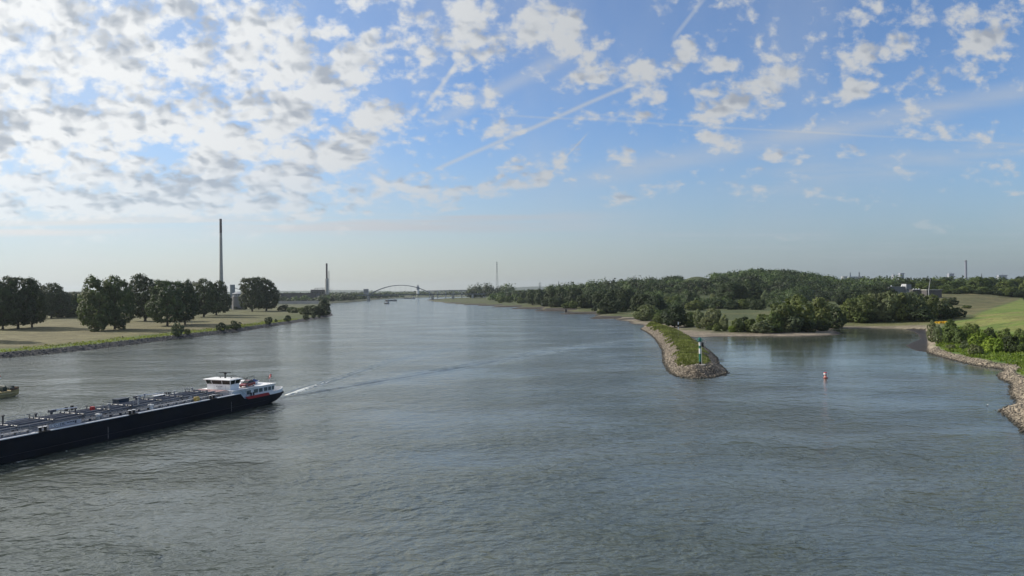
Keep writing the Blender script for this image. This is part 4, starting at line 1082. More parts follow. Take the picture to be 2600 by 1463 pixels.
text_part('lettering', 'TRANSPORT', .20, INK, npl, (fx + .034, .22, WZ + .36), (R(90), 0, R(90)))
for yy in (-1.3, 2.0):
    b = MB(); b.box(fx, fx + .012, yy - .02, yy + .02, WZ + .05, WZ + 1.1); b.build('wall_seam', mat('seam', (.3, .3, .32), .6), wh)
# flag at the stern
b = MB(); b.bar((.3, .4, 3.4), (-.9, .5, 6.6), .07, 6); fp = b.build('flagpole', STEEL, ship)
b = MB(); secs = []
for i in range(9):
    s_ = i / 8; yy = .5 - 1.0 * s_ + .1 * math.sin(s_ * 7); xx = -.95 + .25 * math.sin(s_ * 6)
    secs.append([(xx, yy, 6.55 - .75 * s_), (xx + .25, yy + .1, 5.65 - .6 * s_)])
b.loft(secs, close=False); o = b.build('flag', REDP, fp, smooth=True, fix=False)
b = MB()
for (s0, s1, v0, v1) in ((.4, .6, .2, .8), (.25, .75, .4, .6)):
    P_ = []
    for s_, v in ((s0, v0), (s1, v0), (s1, v1), (s0, v1)):
        yy = .5 - 1.0 * s_ + .1 * math.sin(s_ * 7); xx = -.95 + .25 * math.sin(s_ * 6)
        P_.append((xx + .25 * v + .012, yy + .1 * v, 6.55 - .75 * s_ + v * (-.9 + .15 * s_)))
    b.add(P_, [(0, 1, 2, 3)]); b.add([(x - .024, y, z) for x, y, z in P_], [(0, 1, 2, 3)])
b.build('flag_cross', WHITE, o, fix=False)
b = MB(); b.bar((5.4, -2.4, 4.72), (5.4, -2.4, 6.0), .22, 8); b.bar((5.4, -2.4, 5.95), (3.6, -1.2, 6.35), .2, 6); b.bar((3.6, -1.2, 6.35), (3.4, -1.2, 5.4), .14, 6); b.box(4.9, 5.6, -2.8, -2.1, 5.6, 6.1)
b.build('boat_davit', mat('davit_grey', (.12, .13, .12), .5), ship)
b = MB()
for x in np.arange(3.4, 6.4, .9): b.bar((x, 5.0, 4.72), (x, 5.0, 5.3), .05, 5)
b.bar((3.4, 5.0, 5.3), (6.2, 5.0, 5.3), .05, 5); b.build('railing', STEEL, dh)

# ------------------------------------------------------------------ cars and dinghy parked on the deckhouse roof
def car(x, y, z, rz, paint, label):
    root = tag(empty('parked_car', ship_world(x, y, z), SHIP_RZ + rz), label, 'car')
    prof = [(-2.15, .42, .80, .82), (-2.1, .30, .95, .86), (-1.5, .26, 1.0, .90), (-.6, .25, .98, .90), (.6, .25, .94, .90), (1.5, .26, .86, .88), (2.0, .32, .74, .82), (2.2, .42, .62, .70)]
    b = MB(); b.loft([[(x_, -w_, z0_), (x_, -w_ - .02, (z0_ + z1_) / 2), (x_, -w_ * .93, z1_), (x_, w_ * .93, z1_), (x_, w_ + .02, (z0_ + z1_) / 2), (x_, w_, z0_)] for x_, z0_, z1_, w_ in prof]); body = b.build('body', paint, root, smooth=True)
    cab = [(-1.95, .95, 1.0, .74), (-1.45, .97, 1.40, .68), (-.6, .97, 1.50, .66), (.2, .95, 1.46, .66), (1.15, .90, .93, .74)]
    b = MB(); b.loft([[(x_, -.80, z0_), (x_, -w_ + .02, z1_), (x_, w_ - .02, z1_), (x_, .80, z0_)] for x_, z0_, z1_, w_ in cab]); b.build('window', GLASS, body, smooth=True)
    b = MB(); b.loft([[(x_, -w_ + .04, z_), (x_, w_ - .04, z_), (x_, w_ - .06, z_ + .03), (x_, -w_ + .06, z_ + .03)] for x_, z_, w_ in ((-1.5, 1.395, .68), (-.6, 1.50, .66), (.25, 1.455, .66))]); b.build('roof', paint, body)
    for sx in (-1.35, 1.38):
        for sy in (-1, 1):
            b = MB(); b.bar((sx, sy * .68, .32), (sx, sy * .90, .32), .64, 16); wl = b.build('wheel', BLACK, root)
            b = MB(); b.bar((sx, sy * .885, .32), (sx, sy * .912, .32), .40, 10); b.build('rim', STEEL, wl)
    for sy in (-.58, .58):
        b = MB(); b.box(2.02, 2.16, sy - .17, sy + .17, .60, .72); b.build('headlight', mat('lamp_glass', (.7, .7, .68), .1), root)
        b = MB(); b.box(-2.17, -2.08, sy - .18, sy + .18, .72, .84); b.build('tail_light', mat('tail_red', (.3, .01, .01), .3), root)
CARRED = mat('car_red', (.22, .012, .018), .16, var=.04, spec=.7)
CARDK = mat('car_dark', (.025, .03, .033), .16, var=.04, spec=.7)
car(11.0, 2.9, 4.725, R(6), CARRED, 'dark red car parked on the barge roof behind the wheelhouse')
car(11.4, -2.0, 4.725, R(4), CARDK, 'dark grey car parked beyond the red car on the barge roof')
root = tag(empty('ship_dinghy', ship_world(6.6, 1.2, 4.72), SHIP_RZ + R(20)), 'small white dinghy under a blue cover on the barge roof', 'boat')
b = MB(); b.loft([[(x, -w, z1), (x, -w * .6, z0), (x, w * .6, z0), (x, w, z1)] for x, w, z0, z1 in ((-1.7, .7, .12, .68), (-.5, .85, .08, .68), (.8, .75, .12, .72), (1.7, .12, .45, .82))]); b.build('hull', WHITE, root, smooth=True)
b = MB(); b.loft([[(x, -w, z1), (x, 0, z1 + t_), (x, w, z1)] for x, w, z1, t_ in ((-1.72, .72, .66, .18), (-.6, .88, .66, .5), (.3, .84, .68, .62), (1.0, .66, .72, .35), (1.72, .12, .8, .05))]); b.build('cover', mat('blue_cover', (.03, .07, .22), .6, var=.2), root)
root = tag(empty('life_raft', ship_world(8.2, -.6, 4.72), SHIP_RZ), 'white life raft canister on the roof beside the blue covered dinghy', 'life raft')
b = MB(); b.lathe([(.2, -.62), (.42, -.5), (.46, 0), (.42, .5), (.2, .62)], (0, 0, 0), 14); o = b.build('canister', WHITE, root, smooth=True); o.rotation_euler = (R(90), 0, 0); o.location = (0, 0, .75)
b = MB(); b.box(-.35, .35, -.4, -.3, 0, .45); b.box(-.35, .35, .3, .4, 0, .45); b.build('cradle', STEEL, root)

# ------------------------------------------------------------------ ochre workboat at the photo edge (stern visible)
OCH = mat('ochre_hull', (.34, .27, .12), .55, var=.3, scale=.8); OCHL = mat('ochre_trim', (.50, .42, .24), .5, var=.15); GREEN = mat('gear_green', (.03, .05, .045), .6, var=.3)
RUST = mat('rust_brown', (.13, .075, .05), .8, var=.35)
px_, py_ = hit(38, 1003.2)
wb = tag(empty('work_boat', (px_, py_, 0), math.atan2(-.90, -.44)), 'ochre work boat at the edge of the photo, only its stern and flag showing', 'boat')
b = MB(); b.loft([[(x, -w, t_), (x, -w * .9, b_), (x, w * .9, b_), (x, w, t_)] for x, w, b_, t_ in ((0, 1.9, .45, 1.9), (1, 2.3, .1, 1.75), (3, 2.5, -.5, 1.45), (9, 2.5, -.6, 1.35), (13, 2.2, -.5, 1.6), (16, .3, .2, 2.2))]); b.build('hull', OCH, wb)
b = MB(); b.loft([[(x, -w, z), (x, w, z), (x, w, z + .14), (x, -w, z + .14)] for x, w, z in ((.9, 2.42, .95), (3, 2.58, .85), (9, 2.58, .8))]); b.build('fender_rail', OCHL, wb)
b = MB(); b.loft([[(x, y, z0), (x, y * .96, z1)] for x, y, z0, z1 in ((2.4, 2.45, 1.4, 2.1), (0.6, 2.1, 1.7, 2.2), (-.05, 1.75, 1.8, 2.3), (-.05, -1.75, 1.8, 2.3), (.6, -2.1, 1.7, 2.2), (2.4, -2.45, 1.4, 2.1))], close=False); b.build('bulwark', RUST, wb, fix=False)
b = MB(); b.box(5.6, 9.6, -1.7, 1.7, 1.35, 3.3); cb = b.build('cabin', WHITE, wb)
b = MB(); b.box(5.2, 9.9, -1.95, 1.95, 3.31, 3.45); b.build('roof', WHITE, cb)
for (x0, x1) in ((6.0, 7.4), (7.8, 9.2)):
    for y in (1.7, -1.7):
        b = MB(); b.box(x0, x1, y - .03, y + .03, 2.2, 3.0); b.build('window', GLASS, cb)
b = MB(); b.box(5.57, 5.63, -1.2, 1.2, 2.2, 3.0); b.build('window', GLASS, cb)
b = MB(); b.bar((5.3, 1.0, 3.3), (4.0, 1.0, 1.4), .28, 6); b.bar((4.7, .2, 3.2), (3.6, .2, 1.4), .28, 6); b.build('crane_frame', GREEN, wb)
b = MB(); b.box(2.6, 3.7, -1.1, 1.0, 1.45, 2.5); b.bar((3.1, -1.2, 2.7), (3.1, 1.2, 2.7), .5, 10); b.build('winch', GREEN, wb)
b = MB(); b.box(.7, 1.9, -.8, 1.2, 1.7, 2.2); b.box(.8, 1.3, .4, 1.1, 2.2, 2.7); b.build('deck_gear', GREEN, wb)
b = MB()
for y in (-1.9, 1.9):
    b.bar((.4, y, 1.9), (2.6, y * 1.15, 2.45), .05, 5)
b.bar((2.0, 1.0, 1.5), (2.0, 1.0, 3.0), .06, 5); b.build('railing', STEEL, wb)
b = MB(); b.bar((4.9, 0, 3.4), (4.9, 0, 6.0), .07, 6); fp = b.build('flagpole', STEEL, wb)
def flat_flag(name, x0, z0, z1, m, par):
    b = MB(); b.loft([[(x0 - .0 - 1.2 * k / 6, .06 * math.sin(k), z0), (x0 - 1.2 * k / 6, .06 * math.sin(k), z1), (x0 - 1.2 * k / 6, .06 * math.sin(k) + .02, z1), (x0 - 1.2 * k / 6, .06 * math.sin(k) + .02, z0)] for k in range(7)]); return b.build(name, m, par)
fl = flat_flag('flag', 4.88, 5.25, 5.75, REDP, fp); flat_flag('flag_stripe', 4.88, 4.85, 5.246, mat('flag_white', (.6, .66, .72), .6), fl)

# ------------------------------------------------------------------ far vessels
def vessel(px, py, L, wd, rz, hullm, label, cab=.25, fb=1.4, cabh=3.0, long_cover=None):
    x, y = hit(px, py)
    r = tag(empty('cargo_vessel', (x, y, 0), rz), label, 'boat', None)
    b = MB(); b.loft([[(x_, -w_, t_), (x_, -w_ * .85, -.6), (x_, w_ * .85, -.6), (x_, w_, t_)] for x_, w_, t_ in ((-L / 2, wd * .40, fb * 1.2), (-L * .42, wd / 2, fb), (L * .35, wd / 2, fb), (L * .45, wd * .35, fb * 1.25), (L / 2, wd * .06, fb * 1.5))]); b.build('hull', hullm, r)
    b = MB(); b.box(-L * .44, -L * .44 + L * cab, -wd * .36, wd * .36, fb, fb + cabh); c = b.build('wheelhouse', WHITE, r)
    b = MB(); b.box(-L * .445, -L * .435 + L * cab + .05, -wd * .37, wd * .37, fb + cabh * .58, fb + cabh * .84); b.build('window', GLASS, c)
    b = MB(); b.box(-L * .46, -L * .42 + L * cab, -wd * .40, wd * .40, fb + cabh, fb + cabh + .2); b.build('roof', WHITE, c)
    if long_cover: b = MB(); b.prism([(-L * .42 + L * cab, -wd * .34), (L * .36, -wd * .34), (L * .36, wd * .34), (-L * .42 + L * cab, wd * .34)], fb, fb + long_cover); b.build('hold_cover', LGREY, r)
vessel(981.5, 771.3, 17, 6.5, R(250), mat('hull_brown', (.10, .08, .065), .6), 'small motor vessel with pale cabin heading towards the barge, nearest of three', .35, 1.5, 4.0)
vessel(993, 764.4, 34, 9, R(200), mat('hull_dark_far', (.03, .035, .045), .6), 'grey cargo barge just behind the small motor vessel', .2, 2.2, 3.0, 1.6)
vessel(1040, 759.0, 42, 9, R(190), mat('hull_dark_far', (.03, .035, .045), .6), 'dark barge low in the water beneath the arch bridge', .18, 2.0, 4.5, .8)
# ------------------------------------------------------------------ structures
CONC = mat('concrete', (.33, .33, .31), .85, var=.15, scale=.2)
CONCD = mat('chimney_dark', (.10, .085, .085), .85, var=.2, scale=.2)
BRICK = mat('works_brown', (.085, .08, .082), .85, var=.3, scale=.05)
PLATE = mat('works_plate', (.20, .23, .25), .7, var=.15, scale=.08)
PALEW = mat('pale_wall', (.42, .39, .36), .85, var=.15, scale=.05)
LATT = mat('lattice_steel', (.16, .17, .18), .6, .3, var=.1)
STEELB = mat('bridge_steel', (.10, .12, .145), .6, var=.15, scale=.05)
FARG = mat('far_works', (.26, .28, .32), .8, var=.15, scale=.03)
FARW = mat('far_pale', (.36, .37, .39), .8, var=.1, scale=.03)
def gz(x, y): return max(float(height(np.array([x]), np.array([y]))[0]), 0.0)
def spot(px, Y, py=740):
    x, y, _ = at(px, py, Y); return x, y
def zat(px, py, Y): return at(px, py, Y)[2]

# tall chimney
Y = 1600; x, y = spot(561, Y, 640); zt = zat(561, 556, Y)
ch = tag(empty('power_chimney', (x, y, 4)), 'very tall slim grey chimney with a darker top, rising behind the left bank poplars', 'chimney')
b = MB(); b.lathe([(5.6, 0), (4.5, 25), (4.1, 50), (3.35, 95), (2.75, zt - 4 - 30)], n=28); b.build('shaft', CONC, ch, smooth=True)
b = MB(); b.lathe([(2.75, zt - 34), (2.5, zt - 4.6), (2.75, zt - 4.5), (2.75, zt - 4)], n=28); b.build('dark_top', CONCD, ch, smooth=True)
# silo with gallery
Y = 1050; x, y = spot(604, Y, 760); g = gz(x, y)
si = tag(empty('grey_silo', (x, y, g)), 'round grey concrete silo with a pale gallery on top, beside the last poplars', 'silo')
zt = zat(604, 752.8, Y) - g; r = 8.0
b = MB(); b.lathe([(r, -2), (r, zt)], n=32); b.build('drum', mat('silo_grey', (.18, .175, .175), .85, var=.12, scale=.15), si, smooth=True)
b = MB(); b.lathe([(r * .86, zt), (r * .86, zt + 3.6)], n=24); gl = b.build('gallery', FARW, si, smooth=True)
for k in range(12):
    a = 6.283 * k / 12; b = MB(); b.bar((r * .855 * math.cos(a), r * .855 * math.sin(a), zt + 1.9), (r * .872 * math.cos(a), r * .872 * math.sin(a), zt + 1.9), 1.9, 4); b.build('window', GLASS, gl)
b = MB(); b.lathe([(r * 1.0, zt + 3.6), (r * 1.0, zt + 3.9), (.8, zt + 6.6)], n=24); b.build('roof', FARW, si)
x2_, y2_ = spot(590.5, Y + 18, 735); g2 = gz(x2_, y2_); z2_ = zat(590.5, 723, Y + 18)
lt = tag(empty('lift_tower', (x2_, y2_, g2)), 'pale blue grey lift tower peeping out beside the silo, behind the poplars', 'tower')
b = MB(); b.box(-2.6, 2.6, -2.6, 2.6, 0, z2_ - g2); b.build('shaft', PLATE, lt)
b = MB(); b.box(-2.7, -2.4, -1.2, 1.2, z2_ - g2 - 6, z2_ - g2 - 2.5); b.build('window', FARW, lt)
b = MB(); b.bar((2, 0, z2_ - g2 - 4.5), (16, -6, z2_ - g2 - 8.5), 1.0); b.build('conveyor', LATT, lt)
# steel works on the left bank
def block(name, px0, px1, ytop, Y, dep, m, label, cat='building', parts=None):
    xa, _ = spot(px0, Y, ytop); xb, _ = spot(px1, Y, ytop); g = gz((xa + xb) / 2, Y); zt = zat((px0 + px1) / 2, ytop, Y)
    r = tag(empty(name, ((xa + xb) / 2, Y + dep / 2, g)), label, cat); w_ = (xb - xa) / 2
    b = MB(); b.box(-w_, w_, -dep / 2, dep / 2, -1, zt - g); wl = b.build('wall', m, r)
    return r, wl, w_, zt - g
r, wl, w_, h_ = block('ore_shed', 700, 802, 745.5, 2000, 40, BRICK, 'long low dark works shed to the right of the last poplar', 'building')
b = MB(); b.prism([(-w_ - .5, -21), (w_ + .5, -21), (w_ + .5, 21), (-w_ - .5, 21)], h_ + .02, h_ + 1.2); b.build('roof', BRICK, wl)
for k in range(9):
    b = MB(); b.box(-w_ + 4 + k * 11, -w_ + 11 + k * 11, -20.3, -19.9, 4, 9); b.build('door', mat('works_door', (.05, .055, .07), .8), wl)
r, wl, w_, h_ = block('quay_wall', 706, 808, 764.3, 1570, 3, PALEW, 'pale long wall in front of the dark works shed', 'wall')
b = MB()
for k in range(14): b.box(-w_ + k * w_ / 7, -w_ + k * w_ / 7 + .8, -1.8, -1.45, -.5, h_ - .3)
b.build('buttress', PALEW, wl)
r, wl, w_, h_ = block('furnace_house', 788.5, 825.5, 735.5, 2300, 30, BRICK, 'dark blocky works house at the foot of the stepped stack', 'building')
b = MB(); b.bar((-w_ * .62, 0, h_ + 4.2), (w_ + 2, 0, h_ + 4.6), 2.2); b.bar((-w_ * .6, 0, h_), (-w_ * .6, 0, h_ + 4.5), 1.6); b.bar((-w_ * .2, 0, h_), (-w_ * .2, 0, h_ + 4.5), 1.2); b.bar((w_ * .5, 0, h_), (w_ * .5, 0, h_ + 4.5), 1.2); b.build('flue', LATT, wl)
for k in range(5):
    b = MB(); b.box(-w_ + 3 + k * 8, -w_ + 8 + k * 8, -15.2, -14.8, 14, 24); b.build('window', GLASS, wl)
Y = 2300; x, y = spot(829.8, Y, 720); g = gz(x, y)
stk = tag(empty('stepped_stack', (x, y, g)), 'stepped works stack with dark slim top on a pale thick base', 'chimney')
zb, zt = zat(829, 707, Y) - g, zat(829, 669, Y) - g
b = MB(); b.lathe([(5.6, -1), (5.2, zb - 4), (4.0, zb)], n=24); b.build('base_shaft', CONC, stk, smooth=True)
b = MB(); b.lathe([(3.0, zb), (2.7, zt)], n=20); b.build('upper_shaft', CONCD, stk, smooth=True)
b = MB(); lx0 = 5.0
for k in range(18):
    z0_, z1_ = zb * 1.35 * k / 18, zb * 1.35 * (k + 1) / 18
    for (a, c) in ((lx0, lx0 + 3), (lx0 + 3, lx0)): b.bar((a, 1, z0_), (c, 1, z1_), .5)
for a in (lx0, lx0 + 3): b.bar((a, 1, -1), (a, 1, zb * 1.35), .7)
b.bar((-9, 0, 30), (17, 0, 30), .9); b.bar((17, 0, 30), (17, 0, 35), .7); b.bar((-9, 0, 30), (-9, 0, 33), .7); b.bar((11, 0, 30), (12, 0, 36), .6)
b.build('lattice_mast', LATT, stk)
# arch bridge
YB = 2300
xa, _ = spot(936, YB, 748); xb, _ = spot(1098, YB, 748); zd = zat(1015, 748.3, YB)
br = tag(empty('arch_bridge', ((xa + xb) / 2, YB, 0)), 'slender steel arch bridge spanning the river in the distance', 'bridge')
hw = (xb - xa) / 2; rise = zat(1015, 724.6, YB) - zd
x0d, _ = spot(905, YB, 748); x1d, _ = spot(1245, YB, 748); cxm = (xa + xb) / 2
b = MB(); b.box(x0d - cxm, x1d - cxm, -9, 9, zd - 2.4, zd); b.box(x0d - cxm, x1d - cxm, -9.6, -9.1, zd, zd + 1.1); b.build('deck', STEELB, br)
for yy in (-8, 8):
    b = MB(); n = 36
    pts = [(-hw + 2 * hw * i / n, yy, zd + rise * (1 - (2 * i / n - 1) ** 2)) for i in range(n + 1)]
    for p, q in zip(pts[:-1], pts[1:]): b.bar(p, q, 2.3)
    b.build('arch_rib', STEELB, br)
    b = MB()
    for i in range(3, n - 2, 3): b.bar(pts[i], (pts[i][0], yy, zd), .22)
    b.build('hanger', LATT, br)
for px in (936, 1098, 1150, 1200):
    xp, _ = spot(px, YB, 748); b = MB(); b.box(xp - cxm - 3, xp - cxm + 3, -9, 9, -3, zd - 2.4); b.build('pier', CONC, br)
# high rail viaduct behind it
YV = 3250; xa, _ = spot(1085, YV, 737); xb, _ = spot(1260, YV, 737); zv = zat(1150, 737.3, YV)
vd = tag(empty('rail_viaduct', ((xa + xb) / 2, YV, 0)), 'thin straight viaduct on pillars behind the right end of the arch bridge', 'bridge')
hw = (xb - xa) / 2
b = MB(); b.box(-hw, hw, -4, 4, zv - 3.2, zv); b.build('deck', STEELB, vd)
for k in range(9): b = MB(); b.box(-hw + 10 + k * (2 * hw - 20) / 8 - 2, -hw + 10 + k * (2 * hw - 20) / 8 + 2, -3, 3, -1, zv - 3.2); b.build('pillar', CONC, vd)
# white tower, flat block, small mast
Y = 3600; x, y = spot(1061, Y, 735); g = 4
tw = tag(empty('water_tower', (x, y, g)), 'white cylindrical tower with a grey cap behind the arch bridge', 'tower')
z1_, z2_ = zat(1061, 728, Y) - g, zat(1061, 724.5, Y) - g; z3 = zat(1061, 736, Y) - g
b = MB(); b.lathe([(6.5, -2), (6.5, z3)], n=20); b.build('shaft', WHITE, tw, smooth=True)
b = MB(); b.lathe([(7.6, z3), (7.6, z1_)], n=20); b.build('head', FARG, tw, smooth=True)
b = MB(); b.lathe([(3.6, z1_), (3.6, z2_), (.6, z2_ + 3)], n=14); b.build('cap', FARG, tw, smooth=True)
r, wl, w_, h_ = block('flat_block', 923, 934, 735, 2900, 14, FARG, 'grey flat roofed block on the far bank left of the arch bridge', 'building')
b = MB(); b.box(-w_ - .6, w_ + .6, -8, 8, h_ + .02, h_ + 1.2); b.build('roof', STEELB, wl)
for k in range(4):
    for j in range(3):
        b = MB(); b.box(-w_ + 1.5 + k * 4, -w_ + 3.8 + k * 4, -7.25, -6.9, h_ - 5 - j * 5, h_ - 2.5 - j * 5); b.build('window', GLASS, wl)
# big lattice mast
Y = 2650; x, y = spot(1262, Y, 700); g = gz(x, y); zt = zat(1261, 665.5, Y) - g
lm = tag(empty('lattice_mast', (x, y, g)), 'tall lattice mast with slim upper section standing over the far trees', 'mast')
zk = zat(1261, 691, Y) - g
def lat(b, z0, z1, w0, w1, n, t_):
    for k in range(n):
        f0, f1 = k / n, (k + 1) / n; za, zb_ = z0 + (z1 - z0) * f0, z0 + (z1 - z0) * f1; wa, wb_ = w0 + (w1 - w0) * f0, w0 + (w1 - w0) * f1
        c0 = [(wa, wa), (-wa, wa), (-wa, -wa), (wa, -wa)]; c1 = [(wb_, wb_), (-wb_, wb_), (-wb_, -wb_), (wb_, -wb_)]
        for i in range(4):
            j = (i + 1) % 4
            b.bar((*c0[i], za), (*c1[i], zb_), t_ * 1.5); b.bar((*c0[i], za), (*c1[j], zb_), t_); b.bar((*c1[i], zb_), (*c1[j], zb_), t_)
b = MB(); lat(b, 0, zk, 5.2, 2.0, 12, .5); b.build('lower_tower', LATT, lm)
b = MB(); lat(b, zk, zt, 1.5, .7, 10, .45)
for k in range(5): b.box(-1.9, 1.9, -1.9, 1.9, zk + (zt - zk) * (.05 + k * .22), zk + (zt - zk) * (.05 + k * .22) + 2.6)
b.build('upper_mast', LATT, lm)
# pylons
def pylon(px, ytop, Y, label, span=9.0, arms=3, th=.55):
    x, y = spot(px, Y, 720); g = gz(x, y); zt = zat(px, ytop, Y) - g
    r = tag(empty('power_pylon', (x, y, g)), label, 'pylon', 'power pylons on the skyline')
    b = MB(); lat(b, 0, zt * .72, zt * .075, zt * .022, 8, th); lat(b, zt * .72, zt, zt * .022, .3, 4, th); b.build('tower', LATT, r)
    for k in range(arms):
        zz = zt * (.66 + .12 * k); s_ = span * (1, .8, .6)[k % 3]; b = MB()
        b.bar((-s_, 0, zz), (s_, 0, zz), th * 1.3); b.bar((-s_, 0, zz), (0, 0, zz + 2.6), th); b.bar((s_, 0, zz), (0, 0, zz + 2.6), th); b.build('cross_arm', LATT, r)
for px, yt, Y, lb, sp in ((1370.8, 716.5, 2700, 'pylon with wide arms standing alone past the lattice mast', 9), (1395.6, 723, 3100, 'small pylon just showing over the trees between two larger pylons', 6),
    (1418.4, 713.8, 2600, 'dark narrow pylon left of the low tanks', 3.4), (1450.5, 713, 2700, 'pylon with wide arms between the low tanks, beside a short chimney', 11),
    (1467.7, 717.3, 2600, 'narrow pylon right of the short chimney', 3.2), (1529, 716, 2600, 'pylon over the start of the wooded ridge', 7), (1609.5, 711, 2400, 'pylon with low arms half hidden by the ridge', 9)):
    pylon(px, yt, Y, lb, sp)
def stack(px, ytop, Y, rad, label, m=FARG, name='works_chimney'):
    x, y = spot(px, Y, 720); g = gz(x, y); zt = zat(px, ytop, Y) - g
    r = tag(empty(name, (x, y, g)), label, 'chimney')
    b = MB(); b.lathe([(rad * 1.25, 0), (rad, zt - 5)], n=14); b.build('shaft', m, r, smooth=True)
    b = MB(); b.lathe([(rad * 1.1, zt - 5), (rad * 1.1, zt)], n=14); b.build('rim', CONCD, r, smooth=True)
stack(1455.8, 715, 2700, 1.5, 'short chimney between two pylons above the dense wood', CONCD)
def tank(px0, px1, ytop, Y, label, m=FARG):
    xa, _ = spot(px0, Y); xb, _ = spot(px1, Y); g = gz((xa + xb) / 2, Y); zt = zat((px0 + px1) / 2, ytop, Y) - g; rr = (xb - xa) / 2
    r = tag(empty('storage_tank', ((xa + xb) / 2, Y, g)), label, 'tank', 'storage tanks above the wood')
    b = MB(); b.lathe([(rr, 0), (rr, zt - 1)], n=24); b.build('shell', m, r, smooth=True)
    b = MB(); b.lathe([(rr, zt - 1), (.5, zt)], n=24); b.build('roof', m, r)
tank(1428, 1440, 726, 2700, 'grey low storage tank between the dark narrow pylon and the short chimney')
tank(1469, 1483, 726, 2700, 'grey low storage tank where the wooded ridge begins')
# far right skyline works
YF = 4500
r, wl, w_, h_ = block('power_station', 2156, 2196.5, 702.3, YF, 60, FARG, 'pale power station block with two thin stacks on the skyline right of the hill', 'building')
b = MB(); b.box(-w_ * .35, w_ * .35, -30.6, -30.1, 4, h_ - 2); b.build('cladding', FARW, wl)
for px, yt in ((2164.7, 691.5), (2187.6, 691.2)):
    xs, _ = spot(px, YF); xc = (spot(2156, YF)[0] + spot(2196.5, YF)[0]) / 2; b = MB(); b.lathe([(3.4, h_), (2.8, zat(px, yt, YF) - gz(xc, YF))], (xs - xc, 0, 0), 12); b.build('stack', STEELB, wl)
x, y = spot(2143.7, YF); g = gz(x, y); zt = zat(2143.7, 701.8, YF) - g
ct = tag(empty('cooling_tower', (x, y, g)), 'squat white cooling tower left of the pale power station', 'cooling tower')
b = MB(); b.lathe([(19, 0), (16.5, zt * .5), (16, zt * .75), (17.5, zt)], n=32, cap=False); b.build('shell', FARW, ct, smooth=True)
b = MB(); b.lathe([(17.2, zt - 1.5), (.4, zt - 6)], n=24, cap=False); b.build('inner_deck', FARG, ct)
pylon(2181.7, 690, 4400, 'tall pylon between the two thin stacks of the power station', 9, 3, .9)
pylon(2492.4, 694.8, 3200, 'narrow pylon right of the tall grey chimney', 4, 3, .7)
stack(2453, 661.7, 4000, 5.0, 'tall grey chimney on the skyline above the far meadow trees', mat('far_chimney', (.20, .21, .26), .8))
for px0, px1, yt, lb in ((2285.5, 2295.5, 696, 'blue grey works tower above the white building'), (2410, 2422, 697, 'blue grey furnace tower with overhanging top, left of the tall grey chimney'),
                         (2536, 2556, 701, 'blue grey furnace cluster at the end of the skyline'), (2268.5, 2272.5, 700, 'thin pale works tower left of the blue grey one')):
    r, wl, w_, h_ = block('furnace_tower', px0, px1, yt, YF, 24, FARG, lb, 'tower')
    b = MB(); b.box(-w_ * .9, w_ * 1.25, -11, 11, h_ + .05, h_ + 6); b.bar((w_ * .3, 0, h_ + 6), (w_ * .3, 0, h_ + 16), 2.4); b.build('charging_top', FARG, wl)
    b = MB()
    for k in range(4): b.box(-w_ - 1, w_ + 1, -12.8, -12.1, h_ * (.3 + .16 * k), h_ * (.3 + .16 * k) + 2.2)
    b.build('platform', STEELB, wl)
# buildings on the right bank
r, wl, w_, h_ = block('white_building', 2301, 2314, 722.3, 1010, 12, mat('painted_shade_white', (.19, .20, .22), .8), 'tall plain white building rising out of the trees left of the leaning pole', 'building')  # white wall greyed, its shade is put into the colour
b = MB(); b.box(-w_ - .25, -w_ + .3, -6.3, 6.2, h_ * .55, h_ + .6); b.build('painted_lit_edge', FARW, wl)  # thin pale strip stands in for the sunlit edge of the wall
b = MB()
for k in range(3): b.box(-w_ + 1.2 + k * 2, -w_ + 2.3 + k * 2, -6.08, -5.97, h_ - 8, h_ - 6.5)
b.build('window', GLASS, wl)
r, wl, w_, h_ = block('low_hall', 2262, 2300.6, 728.6, 1012, 14, mat('hall_grey', (.16, .17, .18), .8), 'low grey hall attached to the tall white building', 'building')
b = MB(); b.prism([(-w_ - .5, -7.5), (w_ + .4, -7.5), (w_ + .4, 7.5), (-w_ - .5, 7.5)], h_ + .02, h_ + .6); b.build('roof', CONC, wl)
for k in (.05, .75):
    b = MB(); b.lathe([(1.3, 0), (1.1, .8), (.3, 1.4)], (-w_ + 2 * w_ * k, -6, h_ + .65), 12); b.build('vent_dome', WHITE, wl)
r, wl, w_, h_ = block('tent_roofs', 2318, 2339, 735.4, 975, 9, BRICK, 'white tent roofs between the white building and the leaning pole', 'tent')
for k in range(3):
    b = MB(); b.lathe([(1.9, h_ + .02), (.9, h_ + .8), (.1, h_ + 1.6)], (-w_ + 2 + k * (2 * w_ - 4) / 2, -2.5, 0), 8); b.build('peak', FARW, wl)
r, wl, w_, h_ = block('flat_hall', 2353, 2391, 737, 955, 12, BRICK, 'dark hall with a pale flat roof edge beside the leaning pole', 'building')
b = MB(); b.box(-w_ - .6, w_ + .6, -6.8, 6.8, h_ + .02, h_ + .9); b.build('roof', CONC, wl)
Yp = 950; xa, ya, za = at(2358, 737, Yp); xb, yb, zb = at(2362, 709.5, Yp); g = gz(xa, ya)
po = tag(empty('crane_boom', (xa, ya, g)), 'thin pale pole leaning slightly above the dark flat hall', 'pole')
b = MB(); b.bar((0, 0, 0), (0, 0, za - g), 1.1, 8); b.build('base_post', FARW, po)
b = MB(); b.bar((0, 0, za - g), ((xb - xa), 0, zb - g), .8, 8, .4); b.build('boom', FARW, po)
r, wl, w_, h_ = block('pale_pavilion', 1957, 2002, 767, 905, 8, mat('sand_wall', (.52, .46, .38), .8), 'pale sand coloured low building half hidden behind the willow thicket', 'building')
